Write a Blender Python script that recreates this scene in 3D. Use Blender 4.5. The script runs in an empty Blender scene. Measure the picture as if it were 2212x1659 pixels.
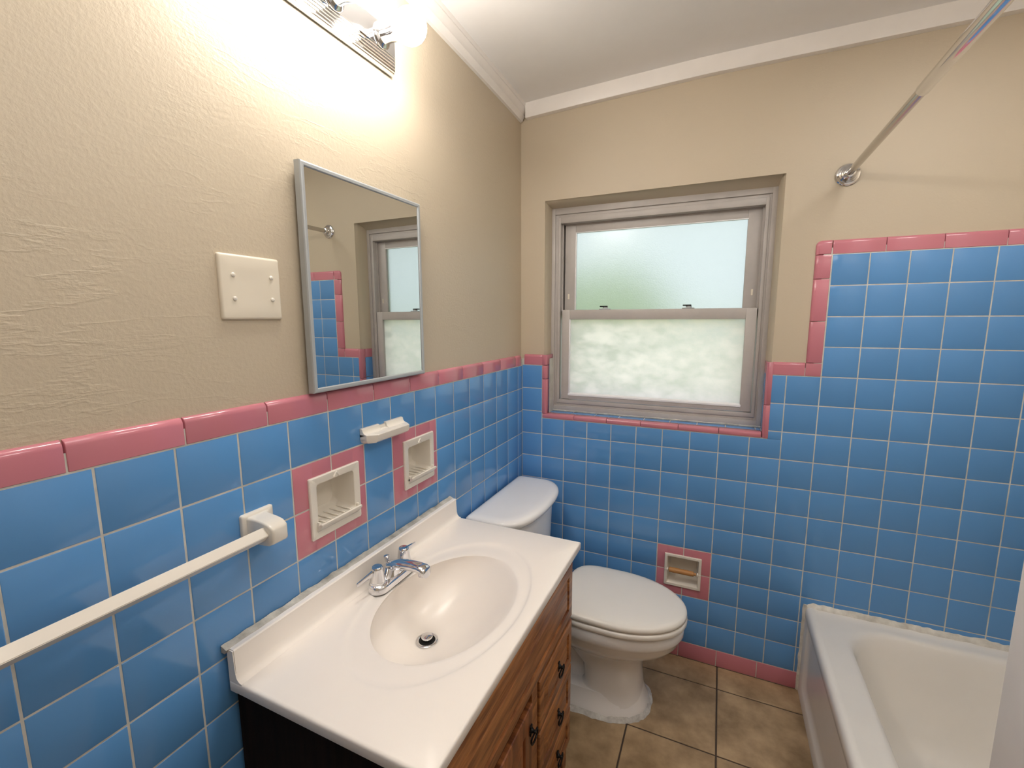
import bpy, bmesh, math, random
from mathutils import Vector, Matrix, noise

random.seed(7)
sc = bpy.context.scene
COL = sc.collection

# ------------------------------------------------------------------ camera
CAM = Vector((0.84916, -1.98065, 1.49370))
RX = Vector((0.9101608, 0.4142430, -0.0031828))
UX = Vector((-0.0558511, 0.1303201, 0.9898976))
FX = Vector((-0.4104729, 0.9007883, -0.1417482))
cd = bpy.data.cameras.new('camera')
cam = bpy.data.objects.new('camera', cd)
COL.objects.link(cam)
cd.sensor_fit = 'HORIZONTAL'
cd.sensor_width = 36.0
cd.lens = 981.7 / 2212 * 36.0
cd.clip_start = 0.02
cd.clip_end = 200
M = Matrix((RX, UX, -FX)).transposed().to_4x4()
M.translation = CAM
cam.matrix_world = M
sc.camera = cam

# ------------------------------------------------------------------ world, exposure
SKY = 0.72
w = bpy.data.worlds.new('sky')
sc.world = w
w.use_nodes = True
nt = w.node_tree
nt.nodes.clear()
wo = nt.nodes.new('ShaderNodeOutputWorld')
wb = nt.nodes.new('ShaderNodeBackground')
wb.inputs['Color'].default_value = (0.80, 0.90, 1.0, 1)
wb.inputs['Strength'].default_value = SKY
nt.links.new(wb.outputs[0], wo.inputs[0])
BULB = 26.0
FILL_PANEL = 3.9
FILL_PANEL_2 = 1.25
sc.view_settings.view_transform = 'Standard'
sc.view_settings.look = 'None'
sc.view_settings.gamma = 1
sc.view_settings.exposure = 1.85
sc.view_settings.use_curve_mapping = False
sc.cycles.use_denoising = True
sc.cycles.max_bounces = 14
sc.cycles.diffuse_bounces = 7
sc.cycles.glossy_bounces = 6
sc.cycles.transmission_bounces = 8
sc.cycles.sample_clamp_indirect = 6.0
sc.cycles.caustics_reflective = False
sc.cycles.caustics_refractive = True

# ------------------------------------------------------------------ materials
def new_mat(name):
    m = bpy.data.materials.new(name)
    m.use_nodes = True
    n = m.node_tree
    b = n.nodes['Principled BSDF']
    return m, n, b

def noise_node(n, scale, detail=4, rough=0.55, stretch=None):
    tc = n.nodes.new('ShaderNodeTexCoord')
    mp = n.nodes.new('ShaderNodeMapping')
    n.links.new(tc.outputs['Object'], mp.inputs['Vector'])
    if stretch:
        mp.inputs['Scale'].default_value = stretch
    t = n.nodes.new('ShaderNodeTexNoise')
    t.inputs['Scale'].default_value = scale
    t.inputs['Detail'].default_value = detail
    t.inputs['Roughness'].default_value = rough
    n.links.new(mp.outputs[0], t.inputs['Vector'])
    return t

def mat(name, col, rough=0.5, metal=0.0, var=0.0, vscale=8, col2=None, bump=0.0, bscale=60, bdist=0.002,
        coat=0.0, stretch=None, spec=0.5, rvar=0.0):
    m, n, b = new_mat(name)
    b.inputs['Roughness'].default_value = rough
    b.inputs['Metallic'].default_value = metal
    b.inputs['Specular IOR Level'].default_value = spec
    b.inputs['Coat Weight'].default_value = coat
    b.inputs['Coat Roughness'].default_value = 0.05
    c2 = col2 or tuple(max(0, c * (1 - var)) for c in col)
    t = noise_node(n, vscale, 5, 0.6, stretch)
    r = n.nodes.new('ShaderNodeValToRGB')
    r.color_ramp.elements[0].position = 0.32
    r.color_ramp.elements[1].position = 0.68
    r.color_ramp.elements[0].color = (*c2, 1)
    r.color_ramp.elements[1].color = (*col, 1)
    n.links.new(t.outputs['Fac'], r.inputs['Fac'])
    n.links.new(r.outputs['Color'], b.inputs['Base Color'])
    if bump > 0:
        t2 = noise_node(n, bscale, 3, 0.5)
        bp = n.nodes.new('ShaderNodeBump')
        bp.inputs['Strength'].default_value = bump
        bp.inputs['Distance'].default_value = bdist
        n.links.new(t2.outputs['Fac'], bp.inputs['Height'])
        n.links.new(bp.outputs['Normal'], b.inputs['Normal'])
    return m

def paint_mat(name, col, rough, fine, coarse, streak):
    """old gloss wall paint: orange peel, trowel ridges and roller drags as bump only"""
    m, n, b = new_mat(name)
    b.inputs['Roughness'].default_value = rough
    t = noise_node(n, 1.7, 3, 0.5)
    r = n.nodes.new('ShaderNodeValToRGB')
    r.color_ramp.elements[0].position = 0.3
    r.color_ramp.elements[1].position = 0.7
    r.color_ramp.elements[0].color = (*[c * 0.95 for c in col], 1)
    r.color_ramp.elements[1].color = (*col, 1)
    n.links.new(t.outputs['Fac'], r.inputs['Fac'])
    n.links.new(r.outputs['Color'], b.inputs['Base Color'])
    a = noise_node(n, 130, 3, 0.6)
    c = noise_node(n, 9, 6, 0.62)
    d = noise_node(n, 14, 5, 0.6, (1.0, 0.35, 1.6))
    mk = noise_node(n, 2.3, 2, 0.5)
    mr = n.nodes.new('ShaderNodeMapRange')
    mr.inputs[1].default_value = 0.42
    mr.inputs[2].default_value = 0.62
    n.links.new(mk.outputs['Fac'], mr.inputs[0])
    def mul(x, k):
        q = n.nodes.new('ShaderNodeMath')
        q.operation = 'MULTIPLY'
        n.links.new(x, q.inputs[0])
        if isinstance(k, float):
            q.inputs[1].default_value = k
        else:
            n.links.new(k, q.inputs[1])
        return q.outputs[0]
    def add(x, y):
        q = n.nodes.new('ShaderNodeMath')
        q.operation = 'ADD'
        n.links.new(x, q.inputs[0])
        n.links.new(y, q.inputs[1])
        return q.outputs[0]
    ridge = n.nodes.new('ShaderNodeMath')      # thin ridges where the streak noise crosses 0.5
    ridge.operation = 'SUBTRACT'
    ridge.inputs[1].default_value = 0.5
    n.links.new(d.outputs['Fac'], ridge.inputs[0])
    ab = n.nodes.new('ShaderNodeMath')
    ab.operation = 'ABSOLUTE'
    n.links.new(ridge.outputs[0], ab.inputs[0])
    rr = n.nodes.new('ShaderNodeMapRange')
    rr.inputs[1].default_value = 0.0
    rr.inputs[2].default_value = 0.035
    rr.inputs[3].default_value = 1.0
    rr.inputs[4].default_value = 0.0
    n.links.new(ab.outputs[0], rr.inputs[0])
    h = add(add(mul(a.outputs['Fac'], fine), mul(c.outputs['Fac'], coarse)), mul(mul(rr.outputs[0], mr.outputs[0]), streak))
    bp = n.nodes.new('ShaderNodeBump')
    bp.inputs['Strength'].default_value = 1.0
    bp.inputs['Distance'].default_value = 0.001
    n.links.new(h, bp.inputs['Height'])
    n.links.new(bp.outputs['Normal'], b.inputs['Normal'])
    return m

def tile_mat(name, col, var, rough=0.12):
    """glazed tile; a touch of colour change from tile to tile by object position cells"""
    m, n, b = new_mat(name)
    b.inputs['Roughness'].default_value = rough
    b.inputs['Specular IOR Level'].default_value = 0.5
    g = n.nodes.new('ShaderNodeNewGeometry')
    rnd = n.nodes.new('ShaderNodeMapRange')
    rnd.inputs[3].default_value = 1 - var
    rnd.inputs[4].default_value = 1 + var * 0.6
    n.links.new(g.outputs['Random Per Island'], rnd.inputs[0])
    mix = n.nodes.new('ShaderNodeVectorMath')
    mix.operation = 'SCALE'
    mix.inputs[0].default_value = col
    n.links.new(rnd.outputs[0], mix.inputs['Scale'])
    n.links.new(mix.outputs[0], b.inputs['Base Color'])
    t = noise_node(n, 30, 2, 0.5)
    bp = n.nodes.new('ShaderNodeBump')
    bp.inputs['Strength'].default_value = 0.12
    bp.inputs['Distance'].default_value = 0.0006
    n.links.new(t.outputs['Fac'], bp.inputs['Height'])
    n.links.new(bp.outputs['Normal'], b.inputs['Normal'])
    return m

BEIGE = (0.53, 0.455, 0.345)
M_WALL = paint_mat('beige_wall_paint', BEIGE, 0.42, 0.75, 0.6, 0.30)
M_WALL2 = paint_mat('beige_wall_paint_smooth', BEIGE, 0.5, 0.35, 0.35, 0.05)
M_CEIL = mat('white_ceiling_paint', (0.80, 0.79, 0.78), 0.75, var=0.03, bump=0.3, bscale=120, bdist=0.0006)
M_TRIM = mat('white_trim_paint', (0.82, 0.79, 0.76), 0.4, var=0.05, bump=0.3, bscale=40, bdist=0.001)
M_BLUE = tile_mat('blue_glazed_tile', (0.108, 0.295, 0.610), 0.06)
M_PINK = tile_mat('pink_glazed_tile', (0.55, 0.200, 0.250), 0.07)
M_GROUT = mat('wall_grout', (0.66, 0.65, 0.60), 0.85, var=0.3, vscale=14, bump=0.4, bscale=200, bdist=0.0005)
M_FLOOR = mat('tan_stone_look_tile', (0.50, 0.355, 0.205), 0.42, col2=(0.25, 0.165, 0.085), vscale=9, bump=0.3, bscale=35, bdist=0.001)
M_FGROUT = mat('floor_grout', (0.085, 0.06, 0.045), 0.9, var=0.3)
M_CERAM = mat('white_glazed_ceramic', (0.74, 0.70, 0.63), 0.12, var=0.03)
M_PORC = mat('white_porcelain', (0.88, 0.87, 0.87), 0.09, var=0.02, coat=0.3)
M_SEAT = mat('white_seat_enamel', (0.84, 0.81, 0.76), 0.3, var=0.02)
M_TUB = mat('white_tub_enamel', (0.80, 0.77, 0.72), 0.22, var=0.05, vscale=4)
M_MARBLE = mat('cultured_marble', (0.88, 0.83, 0.78), 0.27, var=0.02, vscale=3)
M_CAULK = mat('old_caulk', (0.62, 0.60, 0.54), 0.7, col2=(0.35, 0.33, 0.29), vscale=30, bump=0.6, bscale=60, bdist=0.003)
M_CHROME = mat('chrome', (0.78, 0.78, 0.80), 0.06, metal=1.0, var=0.02)
M_ROD = mat('brushed_steel', (0.60, 0.58, 0.56), 0.2, metal=1.0, var=0.06, vscale=40)
M_ALU = mat('grey_painted_aluminium', (0.43, 0.46, 0.48), 0.42, metal=0.3, var=0.05)
M_WIN = mat('old_white_window_metal', (0.48, 0.45, 0.43), 0.42, var=0.1, vscale=12)
M_WINW = mat('white_glazing_bead', (0.82, 0.83, 0.86), 0.35, var=0.03)
M_BLACK = mat('black_iron', (0.012, 0.011, 0.011), 0.4, metal=0.6, var=0.2)
M_DARK = mat('painted_shade_black', (0.004, 0.003, 0.003), 0.9, var=0.2)
M_DOWEL = mat('wooden_dowel', (0.50, 0.24, 0.08), 0.5, var=0.25, vscale=30, stretch=(0.2, 1, 1))
M_PLATE = mat('almond_plastic', (0.72, 0.66, 0.55), 0.35, var=0.03)
M_LAWN = mat('lawn_grass', (0.62, 0.68, 0.36), 0.9, col2=(0.46, 0.55, 0.24), vscale=0.5)
M_LEAF = mat('tree_leaves', (0.56, 0.70, 0.36), 0.8, var=0.5, vscale=2)
M_BARK = mat('tree_bark', (0.14, 0.09, 0.06), 0.9, var=0.4, vscale=6)

def mirror_mat():
    m, n, b = new_mat('silvered_mirror')
    b.inputs['Base Color'].default_value = (0.74, 0.76, 0.75, 1)
    b.inputs['Metallic'].default_value = 1
    t = noise_node(n, 3, 1)
    mr = n.nodes.new('ShaderNodeMapRange')
    mr.inputs[3].default_value = 0.0
    mr.inputs[4].default_value = 0.012
    n.links.new(t.outputs['Fac'], mr.inputs[0])
    n.links.new(mr.outputs[0], b.inputs['Roughness'])
    return m
M_MIRROR = mirror_mat()

def wood_mat(name, c1, c2, stretch):
    m, n, b = new_mat(name)
    b.inputs['Roughness'].default_value = 0.38
    t = noise_node(n, 7, 8, 0.65, stretch)
    r = n.nodes.new('ShaderNodeValToRGB')
    r.color_ramp.elements[0].position = 0.38
    r.color_ramp.elements[1].position = 0.62
    r.color_ramp.elements[0].color = (*c2, 1)
    r.color_ramp.elements[1].color = (*c1, 1)
    n.links.new(t.outputs['Fac'], r.inputs['Fac'])
    n.links.new(r.outputs['Color'], b.inputs['Base Color'])
    bp = n.nodes.new('ShaderNodeBump')
    bp.inputs['Strength'].default_value = 0.25
    bp.inputs['Distance'].default_value = 0.001
    n.links.new(t.outputs['Fac'], bp.inputs['Height'])
    n.links.new(bp.outputs['Normal'], b.inputs['Normal'])
    return m
M_WOODH = wood_mat('reddish_oak_grain_across', (0.46, 0.19, 0.06), (0.16, 0.05, 0.016), (1, 0.7, 9))
M_WOODV = wood_mat('reddish_oak_grain_upright', (0.34, 0.12, 0.04), (0.12, 0.035, 0.012), (1, 9, 0.7))
M_SIDE = wood_mat('cabinet_side_in_shade', (0.014, 0.007, 0.005), (0.007, 0.004, 0.003), (9, 1, 0.7))  # brown wood made near-black: shade below the overhanging top put into the colour
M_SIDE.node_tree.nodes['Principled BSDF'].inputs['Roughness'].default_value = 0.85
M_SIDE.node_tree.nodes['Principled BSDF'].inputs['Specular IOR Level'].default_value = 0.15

def glass_mat(name, rough, film, film_scale=0.0, film_col=(0.66, 0.63, 0.585)):
    """obscure (pebbled) glass, with a whitish residue film where the noise says so"""
    m, n, b = new_mat(name)
    n.nodes.remove(b)
    out = n.nodes['Material Output']
    g = n.nodes.new('ShaderNodeBsdfRefraction')
    g.inputs['Color'].default_value = (0.66, 0.67, 0.66, 1)
    g.inputs['Roughness'].default_value = rough
    g.inputs['IOR'].default_value = 1.3
    t = n.nodes.new('ShaderNodeBsdfTranslucent')
    t.inputs['Color'].default_value = (*film_col, 1)
    gl = n.nodes.new('ShaderNodeBsdfGlossy')
    gl.inputs['Roughness'].default_value = 0.25
    bpn = noise_node(n, 240, 2, 0.5)
    bp = n.nodes.new('ShaderNodeBump')
    bp.inputs['Strength'].default_value = 0.5
    bp.inputs['Distance'].default_value = 0.001
    n.links.new(bpn.outputs['Fac'], bp.inputs['Height'])
    n.links.new(bp.outputs['Normal'], g.inputs['Normal'])
    mx = n.nodes.new('ShaderNodeMixShader')
    if film_scale:
        nn = noise_node(n, film_scale, 8, 0.72, (1, 1, 1.7))
        mr = n.nodes.new('ShaderNodeMapRange')
        mr.inputs[1].default_value = 0.38
        mr.inputs[2].default_value = 0.62
        mr.inputs[3].default_value = 0.52
        mr.inputs[4].default_value = film
        n.links.new(nn.outputs['Fac'], mr.inputs[0])
        n.links.new(mr.outputs[0], mx.inputs[0])
    else:
        mx.inputs[0].default_value = film
    n.links.new(g.outputs[0], mx.inputs[1])
    n.links.new(t.outputs[0], mx.inputs[2])
    fr = n.nodes.new('ShaderNodeMixShader')
    fr.inputs[0].default_value = 0.04
    n.links.new(mx.outputs[0], fr.inputs[1])
    n.links.new(gl.outputs[0], fr.inputs[2])
    n.links.new(fr.outputs[0], out.inputs['Surface'])
    return m
M_GLASSU = glass_mat('obscure_glass', 0.38, 0.22, 0.0, (0.8, 0.8, 0.76))
M_GLASSL = glass_mat('obscure_glass_with_residue', 0.32, 0.95, 13.0, (0.85, 0.785, 0.765))

def bulb_mat():
    m, n, b = new_mat('lit_frosted_bulb')
    b.inputs['Base Color'].default_value = (0.9, 0.88, 0.85, 1)
    b.inputs['Roughness'].default_value = 0.4
    b.inputs['Emission Color'].default_value = (1.0, 0.93, 0.85, 1)
    b.inputs['Emission Strength'].default_value = BULB
    return m
M_BULB = bulb_mat()
def fill_mat(power):
    m, n, b = new_mat('fill_glow')
    b.inputs['Emission Color'].default_value = (1.0, 0.955, 0.90, 1)
    b.inputs['Emission Strength'].default_value = power
    return m
M_FILL = fill_mat(FILL_PANEL)
M_FILL2 = fill_mat(FILL_PANEL_2)
M_NECK = mat('bulb_neck_plastic', (0.82, 0.72, 0.62), 0.4, var=0.02)

# ------------------------------------------------------------------ mesh helpers
OFF = {}

def obj(name, bm, mats, parent=None, smooth=35, origin=None, keep=False):
    """link bm as ONE mesh object; bm is in world metres"""
    if not isinstance(mats, (list, tuple)):
        mats = [mats]
    me = bpy.data.meshes.new(name)
    off = OFF[parent.name] if parent is not None else Vector(origin or (0, 0, 0))
    bmesh.ops.translate(bm, verts=bm.verts, vec=-off)
    if not keep:
        bmesh.ops.recalc_face_normals(bm, faces=bm.faces)
    bm.to_mesh(me)
    bm.free()
    for m in mats:
        me.materials.append(m)
    if smooth:
        for p in me.polygons:
            p.use_smooth = True
        me.set_sharp_from_angle(angle=math.radians(smooth))
    o = bpy.data.objects.new(name, me)
    COL.objects.link(o)
    if parent is not None:
        o.parent = parent
        OFF[o.name] = off
    else:
        o.location = off
        OFF[o.name] = off
    return o

def thing(name, label, cat, loc, group=None):
    o = bpy.data.objects.new(name, None)
    o.empty_display_size = 0.05
    COL.objects.link(o)
    o.location = loc
    OFF[o.name] = Vector(loc)
    return tag(o, label, cat, group)

def tag(o, label, cat, group=None, kind=None):
    o['label'] = label
    o['category'] = cat
    if group:
        o['group'] = group
    if kind:
        o['kind'] = kind
    return o

def structure(o, label=None):
    o['kind'] = 'structure'
    if label:
        o['label'] = label
    return o

def B():
    return bmesh.new()

def merge(dst, src, mi=0):
    for f in src.faces:
        f.material_index = mi
    me = bpy.data.meshes.new('tmp')
    bmesh.ops.recalc_face_normals(src, faces=src.faces)
    src.to_mesh(me)
    src.free()
    dst.from_mesh(me)
    bpy.data.meshes.remove(me)

def box(bm, lo, hi, bev=0.0, seg=2, mi=0, mat4=None):
    t = bmesh.new()
    bmesh.ops.create_cube(t, size=1.0)
    s = Vector([hi[i] - lo[i] for i in range(3)])
    c = Vector([(hi[i] + lo[i]) / 2 for i in range(3)])
    for v in t.verts:
        v.co = Vector((v.co.x * s.x, v.co.y * s.y, v.co.z * s.z)) + c
    if bev:
        bmesh.ops.bevel(t, geom=t.edges[:], offset=bev, segments=seg, affect='EDGES', profile=0.5)
    if mat4 is not None:
        bmesh.ops.transform(t, matrix=mat4, verts=t.verts)
    merge(bm, t, mi)

def loft(bm, loops, mi=0, cap0=True, cap1=True, closed=True):
    t = bmesh.new()
    vs = [[t.verts.new(p) for p in L] for L in loops]
    n = len(loops[0])
    for a, b in zip(vs[:-1], vs[1:]):
        for i in range(n if closed else n - 1):
            j = (i + 1) % n
            try:
                t.faces.new((a[i], a[j], b[j], b[i]))
            except ValueError:
                pass
    if cap0:
        t.faces.new(list(reversed(vs[0])))
    if cap1:
        t.faces.new(vs[-1])
    merge(bm, t, mi)

def lathe(bm, prof, base, axis, n=40, mi=0, cap=True):
    """prof: (radius, height along axis)"""
    axis = Vector(axis).normalized()
    u = axis.orthogonal().normalized()
    v = axis.cross(u)
    base = Vector(base)
    loops = []
    for r, h in prof:
        r = max(r, 1e-5)
        loops.append([base + axis * h + (u * math.cos(2 * math.pi * i / n) + v * math.sin(2 * math.pi * i / n)) * r for i in range(n)])
    loft(bm, loops, mi, cap, cap)

def tube(bm, pts, rad, n=16, mi=0):
    pts = [Vector(p) for p in pts]
    if not isinstance(rad, (list, tuple)):
        rad = [rad] * len(pts)
    loops = []
    ref = None
    for i, p in enumerate(pts):
        d = (pts[min(i + 1, len(pts) - 1)] - pts[max(i - 1, 0)]).normalized()
        if ref is None:
            ref = d.orthogonal().normalized()
        u = (ref - d * ref.dot(d)).normalized()
        ref = u
        v = d.cross(u)
        loops.append([p + (u * math.cos(2 * math.pi * k / n) + v * math.sin(2 * math.pi * k / n)) * rad[i] for k in range(n)])
    loft(bm, loops, mi)

def rrect(a0, a1, b0, b1, r, n=6):
    r = min(r, (a1 - a0) / 2 - 1e-4, (b1 - b0) / 2 - 1e-4)
    pts = []
    for cx, cy, s in ((a1 - r, b1 - r, 0), (a0 + r, b1 - r, 90), (a0 + r, b0 + r, 180), (a1 - r, b0 + r, 270)):
        for k in range(n + 1):
            a = math.radians(s + 90 * k / n)
            pts.append((cx + r * math.cos(a), cy + r * math.sin(a)))
    return pts

def prism(bm, poly, axis, lo, hi, mi=0, bev=0):
    """extrude a 2-D polygon along an axis (0,1,2); poly in the two other axes in order"""
    def P(a, b, t):
        q = [0, 0, 0]
        o = [i for i in range(3) if i != axis]
        q[o[0]] = a
        q[o[1]] = b
        q[axis] = t
        return Vector(q)
    loft(bm, [[P(a, b, lo) for a, b in poly], [P(a, b, hi) for a, b in poly]], mi)

# ------------------------------------------------------------------ room numbers (metres)
PT = 0.1095            # tile pitch
R0 = 1.279             # underside of the cap course on the back wall
CX1 = 0.1018           # first upright joint on the back wall
PL = 0.11386           # pitch along the left wall
L0 = 0.0476            # first joint on the left wall
RL = 1.274
GW = 0.0034            # half grout width
XR = 1.98              # right wall
YF = -2.75             # front wall
WX0, WX1 = 0.108, 1.035   # window recess
WZ0, WZ1 = 1.031, 2.012

def ceil_z(x, y):
    d = math.hypot(x, y)
    return 2.421 + 0.029 * min(1.0, d / 0.75) ** 0.8

# ---- floor
def tile_box(bm, o, u, v, nrm, a0, a1, b0, b1, th, mi, bev=0.0012, tilt=0.0025):
    """one glazed tile: thin box with eased front edges, tilted by a hair"""
    o, u, v, nrm = Vector(o), Vector(u), Vector(v), Vector(nrm)
    ta = random.uniform(-tilt, tilt)
    tb = random.uniform(-tilt, tilt)
    ac, bc = (a0 + a1) / 2, (b0 + b1) / 2
    def P(a, b, h):
        return o + u * a + v * b + nrm * (h + (a - ac) * ta + (b - bc) * tb)
    L = []
    for ins, h in ((0, -th), (0, -bev * 0.9), (bev * 0.35, -bev * 0.3), (bev, 0)):
        L.append([bm.verts.new(P(a, b, h)) for a, b in ((a0 + ins, b0 + ins), (a1 - ins, b0 + ins), (a1 - ins, b1 - ins), (a0 + ins, b1 - ins))])
    for A, C in zip(L[:-1], L[1:]):
        for i in range(4):
            j = (i + 1) % 4
            f = bm.faces.new((A[i], A[j], C[j], C[i]))
            f.material_index = mi
    f = bm.faces.new(L[-1])
    f.material_index = mi

def quad(bm, pts, mi=0):
    f = bm.faces.new([bm.verts.new(p) for p in pts])
    f.material_index = mi
    return f

fb = B()
box(fb, (-0.15, YF - 0.15, -0.12), (XR + 0.15, 0.15, -0.003), mi=1)
xs = [0.614 + 0.3035 * k for k in range(-3, 6)]
ys = [-0.13 - 0.3135 * k for k in range(-1, 10)]
for x0 in xs:
    for y1 in ys:
        a0, a1 = max(x0 + 0.0028, 0.0), min(x0 + 0.3035 - 0.0028, XR)
        b1, b0 = min(y1 - 0.0028, 0.0), max(y1 - 0.3135 + 0.0028, YF)
        if a1 - a0 > 0.01 and b1 - b0 > 0.01:
            tile_box(fb, (0, 0, 0), (1, 0, 0), (0, 1, 0), (0, 0, 1), a0, a1, b0, b1, 0.006, 0, 0.002, 0.0015)
structure(obj('floor', fb, [M_FLOOR, M_FGROUT], smooth=20, keep=True))

# ---- plaster helper: a wall face with rectangular holes and the hole rims
def holed(bm, P, rect, holes, depth, mi=0, rims=True, sub=None):
    """P(a,b,h) -> point; face at h=0, holes cut out, rims run back to h=-depth"""
    as_ = sorted({rect[0], rect[1], *[h[0] for h in holes], *[h[1] for h in holes]})
    bs = sorted({rect[2], rect[3], *[h[2] for h in holes], *[h[3] for h in holes]})
    for a0, a1 in zip(as_[:-1], as_[1:]):
        for b0, b1 in zip(bs[:-1], bs[1:]):
            ca, cb = (a0 + a1) / 2, (b0 + b1) / 2
            if any(h[0] < ca < h[1] and h[2] < cb < h[3] for h in holes):
                continue
            quad(bm, [P(a0, b0, 0), P(a1, b0, 0), P(a1, b1, 0), P(a0, b1, 0)], mi)
    if rims:
        for h in holes:
            c = [(h[0], h[2]), (h[1], h[2]), (h[1], h[3]), (h[0], h[3])]
            for i in range(4):
                p, q = c[i], c[(i + 1) % 4]
                quad(bm, [P(*p, 0), P(*q, 0), P(*q, -depth), P(*p, -depth)], mi)

# niches in the tiling (wall coordinates)
NA = (-1.2435, -1.1165, 0.992, 1.110)     # left wall: y0,y1,z0,z1
NB = (-0.896, -0.770, 0.992, 1.112)
NT = (0.6925, 0.8225, 0.343, 0.4685)      # back wall: x0,x1,z0,z1

# ---- wall_left: plaster + backing
PWL = lambda a, b, h: Vector((-0.009 + h, a, b))
wb_ = B()
holed(wb_, PWL, (YF - 0.1, 0.1, 0.0, 2.50), [NA, NB], 0.075)
box(wb_, (-0.16, YF - 0.1, 0), (-0.088, 0.1, 2.50))
wall_left = structure(obj('wall_left', wb_, [M_WALL], smooth=0, keep=True))
# ---- wall_back
PWB = lambda a, b, h: Vector((a, 0.009 - h, b))
wb_ = B()
holed(wb_, PWB, (-0.1, XR + 0.1, 0.0, 2.50), [(WX0, WX1, WZ0, WZ1), NT], 0.0, rims=False)
c = [(NT[0], NT[2]), (NT[1], NT[2]), (NT[1], NT[3]), (NT[0], NT[3])]
for i in range(4):
    p, q = c[i], c[(i + 1) % 4]
    quad(wb_, [PWB(*p, 0), PWB(*q, 0), PWB(*q, -0.08), PWB(*p, -0.08)])
# outer leaf of the wall, around the window
for x0, x1, z0, z1 in ((-0.16, 0.122, 0, 2.5), (1.008, XR + 0.16, 0, 2.5), (0.10, 1.04, 0, 1.045), (0.10, 1.04, 1.975, 2.5)):
    box(wb_, (x0, 0.0925, z0), (x1, 0.21, z1))
wall_back = structure(obj('wall_back', wb_, [M_WALL2], smooth=0, keep=True))
# rounded plaster reveal of the window, out of square at the head
rv = B()
def reveal_loop(k):
    # k 0..5 from wall face to frame face
    t = [0.0, 0.12, 0.3, 0.55, 0.8, 1.0][k]
    y = 0.009 + 0.081 * t
    rnd = [0.012, 0.0045, 0.001, 0, 0, 0][k]
    zl = 2.004 - 0.010 * t
    zr = 2.026 - 0.040 * t
    xr = 1.030 - 0.010 * t
    x0 = 0.112 + 0.002 * t
    pts = []
    N = 12
    for i in range(N + 1):
        pts.append((x0 - rnd, y, WZ0 + (zl - WZ0) * i / N + (rnd if i == N else 0)))
    for i in range(1, N):
        s = i / N
        pts.append((x0 + (xr - x0) * s, y, zl + (zr - zl) * s + rnd))
    for i in range(N + 1):
        pts.append((xr + rnd, y, zr + (WZ0 - zr) * i / N + (rnd if i == 0 else 0)))
    return pts
loft(rv, [reveal_loop(k) for k in range(6)], cap0=False, cap1=False, closed=False)
# flat infill between the wall hole and the reveal's outer edge
L = reveal_loop(0)
def hole_pt(p):
    return p
outer = []
for p in L:
    x = WX0 - 0.02 if p[0] < 0.13 else (WX1 + 0.02 if p[0] > 0.99 else p[0])
    z = p[2]
    outer.append((x, 0.0085, z))
for i in range(len(L)):
    if abs(outer[i][2] - L[i][2]) < 1e-6 and L[i][2] > 1.99:
        outer[i] = (outer[i][0], 0.0085, 2.06)
for i in range(len(L) - 1):
    quad(rv, [L[i], L[i + 1], outer[i + 1], outer[i]])
obj('window_reveal', rv, [M_WALL2], wall_back, smooth=60)

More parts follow.
